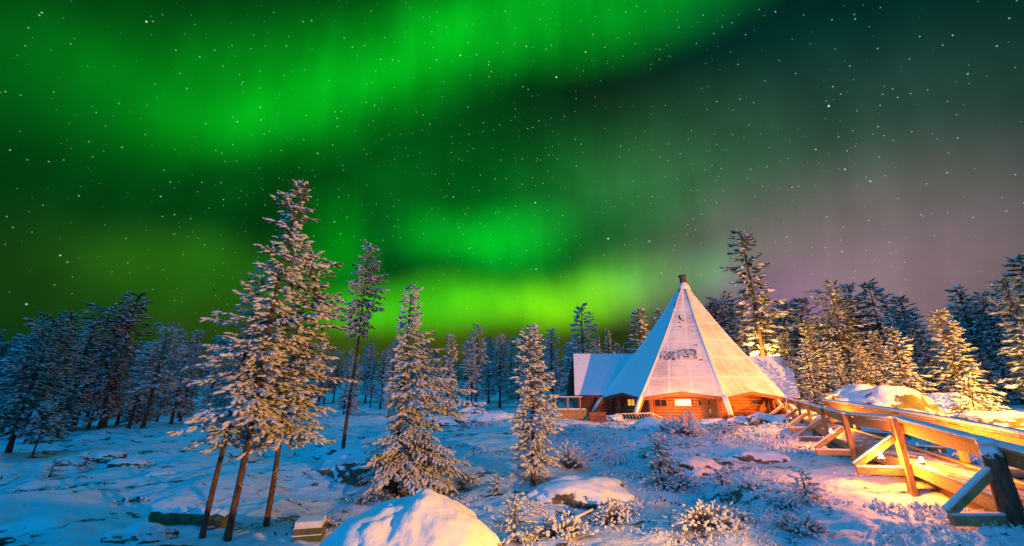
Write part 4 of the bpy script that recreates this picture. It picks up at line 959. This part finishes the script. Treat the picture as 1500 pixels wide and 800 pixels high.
# rows behind
def row(n, x0, x1, Y0, Y1, t0, t1, label, group, seed):
    r_ = random.Random(seed)
    for i in range(n):
        px = x0+(x1-x0)*(i+r_.random())/n; forest(px, 600, r_.uniform(t0, t1), label, None, group, Y=r_.uniform(Y0, Y1), wide=1.05)
row(34, -80, 300, 40, 75, 480, 525, 'blue snow dusted tree deep in the left forest', 'trees deep in the left forest', 1)
row(46, 240, 850, 50, 80, 492, 530, 'blue hazy spruce deep in the middle forest', 'spruces deep in the middle forest', 2)
row(12, 830, 1010, 55, 80, 492, 515, 'blue hazy spruce in the forest behind the lodge', 'spruces behind the lodge', 3)
row(46, 1030, 1600, 46, 74, 440, 500, 'dark tree deep in the right forest', 'trees deep in the right forest', 4)
row(44, -100, 1600, 82, 130, 505, 535, 'small distant spruce on the far edge of the forest', 'distant spruces', 6)
row(10, 1130, 1560, 34, 44, 480, 520, 'warm lit young tree at the near edge of the right forest', 'young trees at the right forest edge', 7)
# ---------------------------------------------------------------- heather poking from the snow
def heather():
    rng = np.random.default_rng(77); n = 9000
    th = np.radians(rng.uniform(-58, 56, n)); r_ = 5.5+26*rng.random(n)**1.5; x = r_*np.sin(th); y = r_*np.cos(th)
    dens = fbm(np.c_[x, y]/2.2, 3, 91)+.36*(x > 0)+.15*(r_ < 14)-.75*np.clip((-x)/5, 0, 1)+.2*np.exp(-((x-3.5)/3)**2)
    clear = np.exp(-(((x-13)/3.5)**2+((y-13)/4.5)**2))                  # trodden slope by the boardwalk
    keep = dens-1.2*clear+rng.normal(0, .12, n) > .28
    # leave the boardwalk free
    for a_, b_ in zip(NR[:-1], NR[1:]):
        t_ = np.clip(((x-a_[0])*(b_[0]-a_[0])+(y-a_[1])*(b_[1]-a_[1]))/((b_[0]-a_[0])**2+(b_[1]-a_[1])**2), 0, 1)
        dd = np.hypot(x-1.0-(a_[0]+t_*(b_[0]-a_[0])), y-(a_[1]+t_*(b_[1]-a_[1]))); keep &= dd > 1.2
    keep &= np.hypot(x+1, y-5.3) > 1.7
    keep &= ~((y > 29) & (x > 4))
    x, y, r_ = x[keep], y[keep], r_[keep]; z = gz(x, y); n = len(x); per = 9
    P = np.repeat(np.c_[x, y, z], per, 0); q = len(P); sp_ = np.repeat(np.clip(r_/11, .8, 1.8), per)
    P[:, :2] += rng.normal(0, .10, (q, 2))*sp_[:, None]; D = rng.normal(0, .6, (q, 3)); D[:, 2] = np.abs(D[:, 2])*.7+.45; P[:, 2] -= .02
    Ln = rng.uniform(.05, .15, q)*sp_; W = rng.uniform(.012, .034, q)*sp_
    V, T, mi = fingers(P, D, Ln, W, np.repeat(np.where(x > -2, rng.uniform(.8, 1.4, n), rng.uniform(0, .6, n)), per), rng, FT_LO, 1)
    mi = np.where(mi == 1, np.where(np.repeat(rng.random(1), len(mi)) < 2, 1, 1), 0)
    o = obj('heather', mesh('heather', V, T, [M['frost'], M['heathtwig']], mi)); tag(o, 'frosted heather and twigs poking through the snow', 'heather', None, 'stuff')
M['heathtwig'] = m_plain('heather_twigs', (.03, .022, .016), (.12, .08, .045), 8)
heather()
#@@LAMPS
LAMPS.append((e2-o*.30+d*.25+[0, 0, -1.0], 1300, 'glowing lamp set on the snowy deck just inside the railing'))
LAMPS.append((np.array([20.2, 28.2, g1(20.2, 28.2)+.35]), 4600, 'small ground lamp lighting the right lodge wall from the snow'))
LAMPS.append((np.array([ray(1275, 600)[0]*29, 29, g1(ray(1275, 600)[0]*29, 29)+.5]), 1600, 'small lamp hidden behind the big boulder under the orange tree'))
for p_, w_, l_ in LAMPS: deck_lamp(p_, w_, l_)
lamp('wall_fill_light', (11.9, 30.4, -.1), 750, (1, .33, .05), .1)  # added light without a fixture, brightens the front log wall
lamp('yard_light', (27.0, 43.6, 4.6), 6000, (1, .42, .07), .2)
lamp('edge_light', (33.5, 24, .8), 4500, (1, .48, .1), .2)
